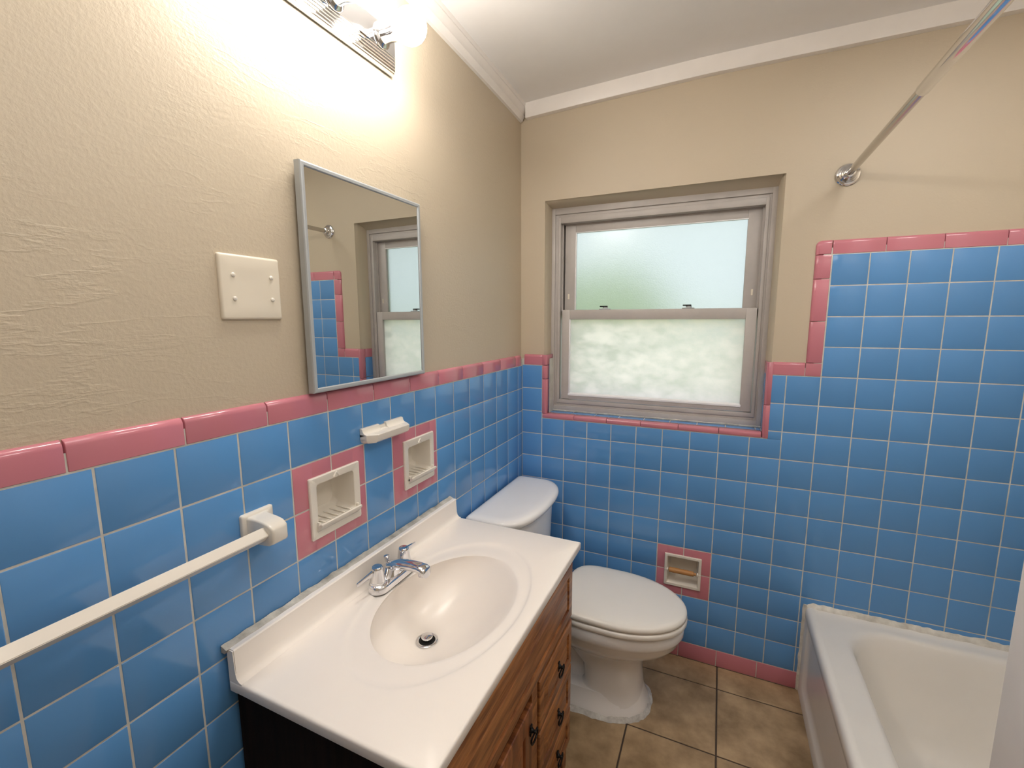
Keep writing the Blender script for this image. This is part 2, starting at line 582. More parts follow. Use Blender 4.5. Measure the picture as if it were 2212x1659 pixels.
# ---- tiling: back wall
BL_, PK_ = 0, 1
def back_tiles():
    bm = B()
    Pg = lambda a, b, h: Vector((a, 0.0009 - h, b))
    # grout bed: low part, high part, around the window
    holed(bm, Pg, (0, XR, 0, R0), [(WX0 - 0.002, WX1 + 0.002, WZ0, R0), NT], 0, 2, rims=False)
    quad(bm, [Pg(1.17, R0, 0), Pg(XR, R0, 0), Pg(XR, 1.74, 0), Pg(1.17, 1.74, 0)], 2)
    quad(bm, [Pg(1.03, R0, 0), Pg(1.18, R0, 0), Pg(1.18, 1.31, 0), Pg(1.03, 1.31, 0)], 2)
    quad(bm, [Pg(0, R0, 0), Pg(0.112, R0, 0), Pg(0.112, 1.31, 0), Pg(0, 1.31, 0)], 2)
    for c in range(-1, 18):
        for r in range(-4, 11):
            a0, a1 = CX1 + (c) * PT + GW / 2, CX1 + (c + 1) * PT - GW / 2
            b1, b0 = R0 - r * PT - GW / 2, R0 - (r + 1) * PT + GW / 2
            a0, a1 = max(a0, 0.0015), min(a1, XR - 0.001)
            if a1 - a0 < 0.01:
                continue
            if r < 0 and c < 10:
                continue
            pink = c in (5, 6) and r in (7, 8)
            # window cut-out (with its pink border standing 2 mm proud of the corner)
            wx0, wx1, wz0 = 0.1018 + GW / 2, 1.0365, 1.0300
            parts = [(a0, a1, b0, b1)]
            if b1 > wz0 and a1 > wx0 and a0 < wx1 and r < 3:
                parts = []
                if a0 < wx0 - 0.004:
                    parts.append((a0, wx0, b0, b1))
                if a1 > wx1 + 0.004:
                    parts.append((max(a0, wx1 + GW), a1, b0, b1))
                if b0 < wz0 - 0.006:
                    lo, hi = max(a0, wx0), min(a1, wx1)
                    if not (parts and parts[0][0] < wx1 and False):
                        parts = [p for p in parts]
                        parts.append((lo if a0 < wx0 else a0, hi if a1 > wx1 else a1, b0, wz0 - GW))
                        if a1 > wx1 + 0.004:      # one L-shaped tile: fill its lower arm seamlessly
                            parts[-1] = (a0, a1, b0, wz0 - GW)
                            parts = [p for p in parts if p[2] != b0 or p[3] != b1]
                            parts.append((wx1 + GW, a1, wz0 - GW - 0.0001, b1))
            for p in parts:
                if pink:
                    # cut the four pink tiles back to the rim of the niche
                    h = NT
                    if p[0] < h[0]:
                        tile_box(bm, (0, 0, 0), (1, 0, 0), (0, 0, 1), (0, -1, 0), p[0], h[0], p[2], p[3], 0.009, 1, tilt=0)
                    if p[1] > h[1]:
                        tile_box(bm, (0, 0, 0), (1, 0, 0), (0, 0, 1), (0, -1, 0), h[1], p[1], p[2], p[3], 0.009, 1, tilt=0)
                    m0, m1 = max(p[0], h[0] - 0.002), min(p[1], h[1] + 0.002)
                    if p[2] < h[2]:
                        tile_box(bm, (0, 0, 0), (1, 0, 0), (0, 0, 1), (0, -1, 0), m0, m1, p[2], h[2], 0.009, 1, tilt=0)
                    if p[3] > h[3]:
                        tile_box(bm, (0, 0, 0), (1, 0, 0), (0, 0, 1), (0, -1, 0), m0, m1, h[3], p[3], 0.009, 1, tilt=0)
                else:
                    tile_box(bm, (0, 0, 0), (1, 0, 0), (0, 0, 1), (0, -1, 0), *p, 0.009, 0)
    return bm
bt = back_tiles()
obj('wall_tiles', bt, [M_BLUE, M_PINK, M_GROUT], wall_back, smooth=25, keep=True)

def cap_piece(bm, P, s0, s1, h, n=6, r=0.011, mi=0):
    """one bullnose cap: s along, w across (0 = tile side, h = outer edge), rounds back to the plaster.
    P(s, w, out) -> point; out = how far proud of the tile face"""
    prof = [(0.0, -0.006), (0.0, -0.0008), (0.001, 0.0006), (h * 0.35, 0.0012), (h - r, 0.0008)]
    for k in range(1, n + 1):
        a = math.pi / 2 * k / n
        prof.append((h - r + r * math.sin(a), 0.0008 - r * (1 - math.cos(a))))
    prof.append((h, -0.0105))
    loops = []
    e = 0.0012
    for s, ins in ((s0, 0.0011), (s0 + e * 0.4, 0.0004), (s0 + e, 0), (s1 - e, 0), (s1 - e * 0.4, 0.0004), (s1, 0.0011)):
        loops.append([P(s, wq, o - ins) for wq, o in prof])
    loft(bm, loops, mi)

cb = B()
PH = lambda z0: (lambda s, w_, o: Vector((s, -o, z0 + w_)))
H = 0.0485
g2 = 0.0011
cap_piece(cb, PH(R0 + g2), 0.0115, 0.1035, H)
for a, b in ((1.0395, 1.1435),):
    cap_piece(cb, PH(R0 + g2), a, b, H)
# square corner piece at the foot of the step
tile_box(cb, (0, -0.001, 0), (1, 0, 0), (0, 0, 1), (0, -1, 0), 1.1458, 1.1945, R0 + g2, R0 + H, 0.010, 0, tilt=0)
# upright run of the step; outer edge faces left
PV = lambda s, w_, o: Vector((1.1945 - w_, -o, s))
for z0, z1 in ((1.3295, 1.4795), (1.4815, 1.6310), (1.6330, 1.7155)):
    cap_piece(cb, PV, z0, z1, H)
# rounded outside corner
cr = B()
x0, x1, z0, z1 = 1.1945 - H, 1.1945 - 0.0005, 1.7175, R0 + 4 * PT + g2 + H
loops = []
def corner_loop(ins, o, rad):
    pts = [(x1, z0 + 0)]
    pts = []
    cxr, czr = x0 + ins + rad, z1 - ins - rad
    pts.append((x1 - ins * 0.2, z0 + ins * 0.2))
    pts.append((x1 - ins * 0.2, z1 - ins))
    for k in range(9):
        a = math.radians(90 + 90 * k / 8)
        pts.append((cxr + rad * math.cos(a), czr + rad * math.sin(a)))
    pts.append((x0 + ins, z0 + ins * 0.2))
    return [Vector((p[0], -o, p[1])) for p in pts]
for ins, o in ((0, -0.0105), (0.0003, -0.005), (0.0025, -0.0025), (0.006, -0.0002), (0.011, 0.0008), (0.016, 0.0012)):
    loops.append(corner_loop(ins, o, 0.018 - ins * 0.6))
loft(cb, loops)
x = 1.1965
while x < XR - 0.01:
    cap_piece(cb, PH(R0 + 4 * PT + g2), x, min(x + 0.1503, XR - 0.001), H)
    x += 0.1523
# base course
x = 0.911 - 0.1545 * 6
while x < 1.205:
    a, b = max(x + 0.0012, 0.001), min(x + 0.1533, 1.209)
    if b - a > 0.01:
        tile_box(cb, (0, -0.0006, 0), (1, 0, 0), (0, 0, 1), (0, -1, 0), a, b, 0.001, 0.0738, 0.009, 0, 0.002)
    x += 0.1545
obj('cap_tiles', cb, [M_PINK], wall_back, smooth=40)

# ---- window border tiles (pink bullnose round the corner into the recess) and blue recess tiles
wbm = B()
def nose(bm, P, s0, s1, face, ret, r=0.011, mi=0):
    """L-shaped nose: 'face' wide on the wall, 'ret' deep into the recess"""
    prof = [(face, 0.006), (face, -0.0012), (face - 0.002, -0.0022), (r, -0.0022)]
    for k in range(1, 7):
        a = math.pi / 2 * k / 6
        prof.append((r - r * math.sin(a), -0.0022 + r * (1 - math.cos(a))))
    prof += [(0, ret - 0.002), (0.0015, ret), (0.006, ret), (0.010, 0.010)]
    e = 0.0012
    loops = []
    for s, ins in ((s0, 0.001), (s0 + e, 0), (s1 - e, 0), (s1, 0.001)):
        loops.append([P(s, a + (ins if a < face / 2 else -ins) , b + (ins if b < 0.003 else 0)) for a, b in prof])
    loft(bm, loops, mi)
# left jamb: corner at x=.124
XL = 0.1245
for z0, z1 in ((1.0500, 1.2140), (1.2155, R0 - 0.001)):
    nose(wbm, lambda s, a, b: Vector((XL - a, b, s)), z0, z1, 0.0215, 0.030)
# left top corner block
nose(wbm, lambda s, a, b: Vector((XL - a, b, s)), R0 + 0.001, R0 + H, 0.0215, 0.083)
# right jamb
XRJ = 1.0195
for z0, z1 in ((1.0295, 1.1600), (1.1615, R0 + H)):
    nose(wbm, lambda s, a, b: Vector((XRJ + a, b, s)), z0, z1, 0.0215, 0.030)
# sill
zs = 1.0515
xb = [0.104, 0.2577, 0.4084, 0.5575, 0.7112, 0.866, 1.018]
for a, b in zip(xb[:-1], xb[1:]):
    nose(wbm, lambda s, p, q: Vector((s, q, zs - p)), a + 0.0008, b - 0.0008, 0.0210, 0.040)
obj('window_border_tiles', wbm, [M_PINK], wall_back, smooth=40)
wbl = B()
quad(wbl, [(XL + 0.002, 0.03, 1.048), (XL + 0.002, 0.092, 1.048), (XL + 0.002, 0.092, R0 + 0.03), (XL + 0.002, 0.03, R0 + 0.03)], 2)
quad(wbl, [(0.10, 0.03, zs - 0.002), (1.04, 0.03, zs - 0.002), (1.04, 0.095, zs - 0.002), (0.10, 0.095, zs - 0.002)], 2)
for z0, z1 in ((1.052, 1.166), (1.1685, R0 - 0.0005)):
    tile_box(wbl, (XL, 0, 0), (0, 1, 0), (0, 0, 1), (1, 0, 0), 0.0315, 0.0885, z0, z1, 0.006, 0)
    tile_box(wbl, (XRJ, 0, 0), (0, 0, 1), (0, 1, 0), (-1, 0, 0), z0, z1, 0.0315, 0.0885, 0.006, 0)
tile_box(wbl, (XRJ, 0, 0), (0, 0, 1), (0, 1, 0), (-1, 0, 0), R0 + 0.001, R0 + H, 0.0315, 0.0885, 0.006, 1)
x = 0.126
while x < 1.017:
    tile_box(wbl, (0, 0, zs - 0.0005), (1, 0, 0), (0, 1, 0), (0, 0, 1), x, min(x + PT - GW, 1.018), 0.0415, 0.0885, 0.006, 0)
    x += PT
obj('recess_tiles', wbl, [M_BLUE, M_PINK, M_GROUT], wall_back, smooth=25, keep=True)

# ---- tiling: left wall
def left_tiles():
    bm = B()
    Pg = lambda a, b, h: Vector((-0.0009 + h, a, b))
    holed(bm, Pg, (YF, 0, 0, RL), [NA, NB], 0, 2, rims=False)
    quad(bm, [Pg(YF, RL, 0), Pg(0, RL, 0), Pg(0, RL + 0.03, 0), Pg(YF, RL + 0.03, 0)], 2)
    O = ((0, 0, 0), (0, 1, 0), (0, 0, 1), (1, 0, 0))
    for c in range(-1, 24):
        for r in range(0, 11):
            a1, a0 = -(L0 + c * PL) - GW / 2, -(L0 + (c + 1) * PL) + GW / 2
            b1, b0 = RL - r * PT - GW / 2, RL - (r + 1) * PT + GW / 2
            a1 = min(a1, -0.0015)
            a0 = max(a0, YF)
            if a1 - a0 < 0.01:
                continue
            pink = r in (1, 2) and c in (6, 7, 9, 10)
            if not pink:
                tile_box(bm, *O, a0, a1, b0, b1, 0.009, 0)
                continue
            h = NB if c in (6, 7) else NA
            if a0 < h[0]:
                tile_box(bm, *O, a0, h[0], b0, b1, 0.009, 1, tilt=0)
            if a1 > h[1]:
                tile_box(bm, *O, h[1], a1, b0, b1, 0.009, 1, tilt=0)
            m0, m1 = max(a0, h[0] - 0.002), min(a1, h[1] + 0.002)
            if b0 < h[2]:
                tile_box(bm, *O, m0, m1, b0, h[2], 0.009, 1, tilt=0)
            if b1 > h[3]:
                tile_box(bm, *O, m0, m1, h[3], b1, 0.009, 1, tilt=0)
    return bm
obj('wall_tiles', left_tiles(), [M_BLUE, M_PINK, M_GROUT], wall_left, smooth=25, keep=True)
cb = B()
js = [-0.0115, -0.0745, -0.2335, -0.3925, -0.5500, -0.7075, -0.8650, -1.0255, -1.1865, -1.3470, -1.5090, -1.6710]
while js[-1] > YF + 0.02:
    js.append(max(js[-1] - 0.1605, YF))
PLc = lambda s, w_, o: Vector((o, s, RL + g2 + w_))
for b, a in zip(js[:-1], js[1:]):
    cap_piece(cb, PLc, a + 0.0013, b - 0.0013, 0.0485)
y = -0.08
while y > YF:
    tile_box(cb, (0.0006, 0, 0), (0, 1, 0), (0, 0, 1), (1, 0, 0), max(y - 0.152, YF), y, 0.001, 0.0665, 0.009, 0, 0.002)
    y -= 0.1545
obj('cap_tiles', cb, [M_PINK], wall_left, smooth=40)

# ---- other walls, ceiling
wm = B()
box(wm, (XR, -1.226, 0), (XR + 0.12, 0.10, 2.5))
structure(obj('wall_right', wm, [M_WALL2], smooth=0))
wm = B()
box(wm, (1.213, YF - 0.1, 0), (XR + 0.12, -1.226, 2.5), 0.002)
wp = structure(obj('wall_partition', wm, [M_TRIM], smooth=30))
wm = B()
box(wm, (-0.16, YF - 0.14, 0), (1.3, YF, 2.5))
structure(obj('wall_front', wm, [M_WALL2], smooth=0))
cm = B()
N = 24
for i in range(N):
    for j in range(N):
        q = []
        for a, b in ((i, j), (i + 1, j), (i + 1, j + 1), (i, j + 1)):
            x_ = -0.1 + (XR + 0.2) * (a / N) ** 1.4
            y_ = 0.1 - (0.2 - YF) * (b / N) ** 1.4
            q.append((x_, y_, ceil_z(max(x_, 0), min(y_, 0))))
        quad(cm, q)
bmesh.ops.remove_doubles(cm, verts=cm.verts, dist=1e-5)
box(cm, (-0.2, YF - 0.2, 2.47), (XR + 0.2, 0.2, 2.6))
structure(obj('ceiling', cm, [M_CEIL], smooth=30))

# crown strips
def crown(bm, prof, along, s0, s1, n=24):
    loops = []
    for i in range(n + 1):
        s = s0 + (s1 - s0) * i / n
        if along == 'y':
            cz = ceil_z(0, s)
            loops.append([Vector((-0.009 + o, s, cz - d)) for o, d in prof])
        else:
            cz = ceil_z(s, 0)
            loops.append([Vector((s, 0.009 - o, cz - d)) for o, d in prof])
    loft(bm, loops)
t = B()
crown(t, [(0, -0.01), (0.033, -0.01), (0.033, 0.004), (0.029, 0.012), (0.030, 0.018), (0.024, 0.030), (0.021, 0.040), (0.022, 0.046), (0.014, 0.056), (0.011, 0.066), (0, 0.067)], 'y', 0.0, YF)
structure(obj('trim_1', t, [M_TRIM], smooth=30), 'white crown moulding along the left wall')
t = B()
crown(t, [(0, -0.01), (0.027, -0.01), (0.027, 0.056), (0.025, 0.060), (0.021, 0.0605), (0, 0.0605)], 'x', 0.022, XR)
structure(obj('trim_2', t, [M_TRIM], smooth=30), 'flat white board along the top of the window wall')

# ------------------------------------------------------------------ window
win = B()
def frame_rect(bm, x0, x1, z0, z1, ws, y0, y1, bev=0.0015, mi=0):
    l, r, b_, t_ = ws
    box(bm, (x0, y0, z0), (x0 + l, y1, z1), bev, mi=mi)
    box(bm, (x1 - r, y0, z0), (x1, y1, z1), bev, mi=mi)
    box(bm, (x0 + l - 0.0005, y0 + 0.0004, z1 - t_), (x1 - r + 0.0005, y1, z1), bev, mi=mi)
    box(bm, (x0 + l - 0.0005, y0 + 0.0004, z0), (x1 - r + 0.0005, y1, z0 + b_), bev, mi=mi)
FX0, FX1, FZ0, FZ1 = 0.112, 1.021, 1.053, 2.004
frame_rect(win, FX0, FX1, FZ0, FZ1, (0.018, 0.018, 0.025, 0.038), 0.086, 0.20)
frame_rect(win, FX0 + 0.016, FX1 - 0.016, FZ0 + 0.023, FZ1 - 0.037, (0.017, 0.012, 0.016, 0.016), 0.094, 0.19)
frame_rect(win, FX0 + 0.031, FX1 - 0.026, FZ0 + 0.037, FZ1 - 0.051, (0.012, 0.012, 0.018, 0.026), 0.090, 0.18)
frame_rect(win, FX0, FX1, FZ0, FZ1, (0.070, 0.060, 0.06, 0.085), 0.153, 0.20)
box(win, (FX0 + 0.038, 0.118, 1.53), (FX0 + 0.048, 0.128, FZ1 - 0.07))
box(win, (FX1 - 0.045, 0.118, 1.53), (FX1 - 0.036, 0.128, FZ1 - 0.07))
window_1 = structure(obj('window_1', win, [M_WIN], smooth=30), 'white metal sash window with obscure glass above the toilet')
# caulk line under the frame
ck = B()
pts_t, pts_b = [], []
Nn = 80
loops = []
for i in range(Nn + 1):
    x_ = FX0 + (FX1 - FX0) * i / Nn
    hgt = 0.0035 + 0.003 * noise.noise(Vector((x_ * 14, 0, 3)))
    loops.append([Vector((x_, 0.0845 + 0.002 * noise.noise(Vector((x_ * 30, 2, 0))), zs - 0.001)), Vector((x_, 0.083, zs + hgt)), Vector((x_, 0.0875, zs + hgt + 0.003)), Vector((x_, 0.09, zs - 0.001))])
loft(ck, loops)
obj('caulk_line', ck, [M_CAULK], window_1, smooth=50)
def sash(name, x0, x1, z0, z1, ws, yf, th, glass, parent):
    bm = B()
    frame_rect(bm, x0, x1, z0, z1, ws, yf, yf + th, 0.002)
    o = obj(name, bm, [M_WIN], parent, smooth=30)
    gx0, gx1, gz0, gz1 = x0 + ws[0], x1 - ws[1], z0 + ws[2], z1 - ws[3]
    g = B()
    box(g, (gx0 - 0.004, yf + th * 0.5, gz0 - 0.004), (gx1 + 0.004, yf + th * 0.5 + 0.004, gz1 + 0.004))
    obj('glass_pane', g, [glass], o, smooth=0)
    return o, (gx0, gx1, gz0, gz1)
lower, lg = sash('lower_sash', 0.1645, 0.9790, 1.1115, 1.5345, (0.0375, 0.0395, 0.026, 0.044), 0.0945, 0.024, M_GLASSL, window_1)
upper, ug = sash('upper_sash', 0.1660, 0.9800, 1.500, 1.9300, (0.0510, 0.0540, 0.030, 0.0420), 0.128, 0.024, M_GLASSU, window_1)
b_ = B()
prism(b_, [(0.0925, lg[2] - 0.008), (0.0925, lg[2] - 0.001), (0.0975, lg[2] + 0.005), (0.104, lg[2] + 0.006), (0.104, lg[2] - 0.008)], 0, lg[0] - 0.003, lg[1] + 0.003)
box(b_, (lg[0] - 0.002, 0.0940, lg[2]), (lg[0] + 0.004, 0.104, lg[3]), 0.001)
obj('glazing_bead', b_, [M_WINW], lower, smooth=30)
b_ = B()
box(b_, (ug[0] - 0.002, 0.1270, ug[2]), (ug[0] + 0.0035, 0.138, ug[3]), 0.001)
box(b_, (ug[0] - 0.002, 0.1270, ug[3] - 0.003), (ug[1] + 0.002, 0.138, ug[3] + 0.001), 0.001)
obj('glazing_bead', b_, [M_WINW], upper, smooth=30)
# small stops on the upper sash stiles
for x_ in (0.185, 0.957):
    s = B()
    box(s, (x_ - 0.004, 0.1255, 1.585), (x_ + 0.004, 0.129, 1.61), 0.001)
    obj('sash_stop', s, [M_PLATE], upper, smooth=30)
for x_ in (0.366, 0.722):
    s = B()
    box(s, (x_ - 0.026, 0.096, 1.5340), (x_ + 0.022, 0.122, 1.5395), 0.002)
    lathe(s, [(0.012, 0), (0.012, 0.006), (0.009, 0.008)], (x_, 0.110, 1.539), (0, 0, 1), 20)
    lk = obj('sash_lock', s, [M_ALU], window_1, smooth=35)
    s = B()
    box(s, (x_ - 0.024, 0.100, 1.5462), (x_ + 0.010, 0.119, 1.5515), 0.0015)
    obj('lock_lever', s, [M_BLACK], lk, smooth=35)

# ------------------------------------------------------------------ fittings on the left wall
def recess_dish(name, label, y0, y1, z0, z1, iy0, iy1, iz0, iz1, depth=0.062, lip=True):
    t = thing(name, label, 'dish', (0, (y0 + y1) / 2, z0))
    bm = B()
    def L(a0, a1, b0, b1, r, x):
        return [Vector((x, a, b)) for a, b in rrect(a0, a1, b0, b1, r, 5)]
    loft(bm, [L(y0, y1, z0, z1, 0.003, -0.0005), L(y0, y1, z0, z1, 0.004, 0.004), L(y0 + 0.002, y1 - 0.002, z0 + 0.002, z1 - 0.002, 0.005, 0.0062),
              L(iy0 - 0.003, iy1 + 0.003, iz0 - 0.003, iz1 + 0.003, 0.007, 0.0066), L(iy0, iy1, iz0, iz1, 0.008, 0.004),
              L(iy0 + 0.001, iy1 - 0.001, iz0 + 0.001, iz1 - 0.001, 0.009, -0.02),
              L(iy0 + 0.003, iy1 - 0.003, iz0 + 0.004, iz1 - 0.003, 0.012, -depth + 0.010),
              L(iy0 + 0.012, iy1 - 0.012, iz0 + 0.014, iz1 - 0.012, 0.014, -depth)], cap0=False)
    obj('recess_body', bm, [M_CERAM], t, smooth=40)
    if lip:
        bm = B()
        pr = [(-0.004, iz0 - 0.016), (0.006, iz0 - 0.014), (0.016, iz0 - 0.004), (0.022, iz0 + 0.003), (0.0225, iz0 + 0.0075), (0.018, iz0 + 0.0085), (0.012, iz0 + 0.003), (-0.004, iz0 + 0.001)]
        prism(bm, [(a, b) for a, b in pr], 1, iy0 - 0.006, iy1 + 0.006)
        for yy in (iy0 - 0.006, iy1 + 0.002):
            box(bm, (0.002, yy, iz0 - 0.004), (0.013, yy + 0.005, iz0 + 0.012), 0.0015)
        for k in range(5):
            yy = iy0 + 0.018 + k * (iy1 - iy0 - 0.036) / 4
            box(bm, (-0.045, yy - 0.002, iz0 + 0.003), (0.006, yy + 0.002, iz0 + 0.0045), 0.0007)
        obj('soap_lip', bm, [M_CERAM], t, smooth=40)
        bm = B()
        yc = (iy0 + iy1) / 2
        zc = iz1 + 0.007
        for s in (-1, 1):
            tube(bm, [(0.0068, yc, zc + 0.008), (0.0068, yc + s * 0.009, zc - 0.003)], 0.0026, 8)
        obj('top_notch', bm, [M_CERAM], t, smooth=40)
    return t
recess_dish('soap_dish', 'white recessed ceramic soap dish framed by pink tiles, nearer the towel bar', -1.2600, -1.0990, 0.9750, 1.1270, -1.2395, -1.1195, 1.0060, 1.1080)
recess_dish('soap_dish', 'white recessed ceramic dish framed by pink tiles, under the toothbrush shelf end', -0.9110, -0.7560, 0.9760, 1.1290, -0.8910, -0.7750, 1.0060, 1.1060)

t = thing('toothbrush_shelf', 'white ceramic toothbrush shelf with slots on the blue tiled wall', 'shelf', (0, -1.0, 1.170))
bm = B()
def shelf_loop(z, xf, e, xb=0.0):
    return [Vector((xb, -1.085 + e, z)), Vector((0.022, -1.085 + e, z)), Vector((xf, -1.067 + e * .6, z)), Vector((xf, -0.934 - e * .6, z)), Vector((0.022, -0.916 - e, z)), Vector((xb, -0.916 - e, z))]
loft(bm, [shelf_loop(1.168, 0.030, 0.010), shelf_loop(1.170, 0.036, 0.004), shelf_loop(1.175, 0.0425, 0.001), shelf_loop(1.180, 0.0445, 0), shelf_loop(1.192, 0.0455, 0), shelf_loop(1.1935, 0.0445, 0.001)])
obj('shelf_body', bm, [M_CERAM], t, smooth=25)
bm = B()
for y0_, y1_ in ((-1.085, -1.018), (-0.990, -0.916)):
    prism(bm, [(-0.0005, 1.185), (0.020, 1.1932), (0.014, 1.195), (0.010, 1.200), (0.0085, 1.2065), (0.005, 1.2085), (-0.0005, 1.2085)], 1, y0_, y1_)
prism(bm, [(-0.0005, 1.185), (0.016, 1.1932), (0.006, 1.195), (0.004, 1.203), (-0.0005, 1.204)], 1, -1.0181, -0.9899)
obj('back_lip', bm, [M_CERAM], t, smooth=35)
bm = B()
for k in range(5):
    yy = -1.052 + k * 0.0255
    box(bm, (0.026, yy - 0.005, 1.1930), (0.0300, yy + 0.005, 1.19385), 0.0003)
obj('brush_slots', bm, [M_CAULK], t, smooth=0)

# towel bar
t = thing('towel_bar', 'white ceramic towel bar with a square bar on the left wall', 'towel bar', (0, -1.7, 1.04))
def post(ys, name='bar_post'):
    bm = B()
    c = ys
    def L(x, y0, y1, z0, z1, r):
        return [Vector((x, a, b)) for a, b in rrect(y0, y1, z0, z1, r, 5)]
    loft(bm, [L(-0.0005, c - 0.035, c + 0.035, 1.037, 1.1075, 0.004), L(0.006, c - 0.035, c + 0.035, 1.037, 1.1075, 0.004), L(0.0085, c - 0.033, c + 0.033, 1.039, 1.1055, 0.005),
              L(0.010, c - 0.027, c + 0.024, 1.043, 1.102, 0.006), L(0.016, c - 0.024, c + 0.016, 1.046, 1.1005, 0.005),
              L(0.030, c - 0.0235, c + 0.0150, 1.0475, 1.1000, 0.004), L(0.050, c - 0.0235, c + 0.0145, 1.049, 1.0985, 0.004),
              L(0.064, c - 0.0235, c + 0.0145, 1.051, 1.0955, 0.004), L(0.074, c - 0.0225, c + 0.0135, 1.056, 1.090, 0.005), L(0.0775, c - 0.019, c + 0.010, 1.061, 1.085, 0.006)])
    return obj(name, bm, [M_CERAM], t, smooth=45)
post(-1.392)
post(-2.02)
bm = B()
bx_, bz_, hh = 0.0530, 1.0750, 0.0148
poly = [(bx_, bz_ + hh), (bx_ + hh, bz_), (bx_, bz_ - hh), (bx_ - hh, bz_)]
prism(bm, poly, 1, -2.0, -1.4125)
bmesh.ops.bevel(bm, geom=[e for e in bm.edges if abs((e.verts[0].co - e.verts[1].co).y) > 0.1], offset=0.0012, segments=2, affect='EDGES')
obj('square_bar', bm, [M_CERAM], t, smooth=30)

# blank cover plate
t = thing('cover_plate', 'almond blank double electrical cover plate with four screws', 'cover plate', (-0.009, -1.355, 1.494))
bm = B()
def PLT(x, i):
    return [Vector((x, a, b)) for a, b in rrect(-1.4200 + i, -1.2905 - i, 1.4940 + i, 1.6180 - i, 0.004, 4)]
loft(bm, [PLT(-0.0095, 0), PLT(-0.006, 0), PLT(-0.0030, 0.0022), PLT(-0.0024, 0.005), PLT(-0.0036, 0.030), PLT(-0.0042, 0.05)])
obj('plate', bm, [M_PLATE], t, smooth=60)
for yy in (-1.393, -1.3115):
    for zz in (1.5345, 1.5790):
        bm = B()
        lathe(bm, [(0.0042, 0), (0.0042, 0.0014), (0.0032, 0.0024), (0.0014, 0.0026)], (-0.0034, yy, zz), (1, 0, 0), 18)
        lathe(bm, [(0.0014, 0), (0.0014, 0.0004)], (-0.0008, yy, zz), (1, 0, 0), 12)
        obj('screw', bm, [M_CERAM], t, smooth=40)

# medicine cabinet with mirror door
t = thing('medicine_cabinet', 'mirrored medicine cabinet with a thin grey metal frame above the vanity', 'medicine cabinet', (-0.009, -1.026, 1.325))
Y0, Y1, Z0_, Z1_ = -1.2400, -0.8130, 1.3265, 1.8310
bm = B()
box(bm, (-0.010, Y0 + 0.012, Z0_ + 0.012), (0.004, Y1 - 0.012, Z1_ - 0.012))
obj('cabinet_box', bm, [M_ALU], t, smooth=0)
bm = B()
fw = 0.0115
def FL(x, i):
    return [Vector((x, Y0 + i, Z0_ + i)), Vector((x, Y1 - i, Z0_ + i)), Vector((x, Y1 - i, Z1_ - i)), Vector((x, Y0 + i, Z1_ - i))]
loft(bm, [FL(0.002, 0.0), FL(0.0165, 0.0), FL(0.0195, 0.0015), FL(0.0205, 0.004), FL(0.0200, fw - 0.002), FL(0.0180, fw), FL(0.0160, fw)], cap0=True, cap1=False)
obj('frame', bm, [M_ALU], t, smooth=25)
bm = B()
quad(bm, [(0.0168, Y0 + fw - .001, Z0_ + fw - .001), (0.0168, Y1 - fw + .001, Z0_ + fw - .001), (0.0168, Y1 - fw + .001, Z1_ - fw + .001), (0.0168, Y0 + fw - .001, Z1_ - fw + .001)])
o = obj('mirror_glass', bm, [M_MIRROR], t, smooth=0)

# vanity light
FYE = -0.893
NBULB = 3
BS = 0.158
FYS = FYE - 0.457
FZ = 2.202
t = thing('vanity_light', 'chrome strip light with globe bulbs high on the left wall', 'light fixture', (-0.009, (FYE + FYS) / 2, FZ))
bm = B()
prof = [(0.0, 0.054), (0.008, 0.054), (0.0105, 0.051), (0.0105, 0.0485)]
steps = [(0.0485, 0.0105), (0.0445, 0.0165), (0.0405, 0.0215), (0.0365, 0.0255), (0.0325, 0.0285), (0.0285, 0.0305)]
loops = []
def LF(o_, x_):
    return [Vector((x_, FYE + o_ - 0.054, FZ - o_)), Vector((x_, FYE + o_ - 0.054, FZ + o_)), Vector((x_, FYS - o_ + 0.054, FZ + o_)), Vector((x_, FYS - o_ + 0.054, FZ - o_))]
loops.append(LF(0.054, -0.009))
loops.append(LF(0.054, 0.004))
loops.append(LF(0.0525, 0.0075))
o_, x_ = 0.0505, 0.0085
for k in range(5):
    loops.append(LF(o_, x_))
    loops.append(LF(o_ - 0.0008, x_ + 0.0035))
    loops.append(LF(o_ - 0.0032, x_ + 0.0047))
    loops.append(LF(o_ - 0.0040, x_ + 0.0032))
    o_ -= 0.0046
    x_ += 0.0040
loops.append(LF(o_, x_ + 0.002))
loft(bm, loops, cap0=False)
obj('back_plate', bm, [M_CHROME], t, smooth=40)
xtop = x_ + 0.0015
for k in range(NBULB):
    yb = FYE - 0.0770 - k * BS
    bm = B()
    lathe(bm, [(0.030, 0), (0.030, 0.003), (0.027, 0.006), (0.0215, 0.010), (0.0205, 0.030), (0.0235, 0.042), (0.0245, 0.050), (0.0225, 0.050), (0.0200, 0.040)], (xtop, yb, FZ), (1, 0, 0), 36)
    obj('socket', bm, [M_CHROME], t, smooth=50)
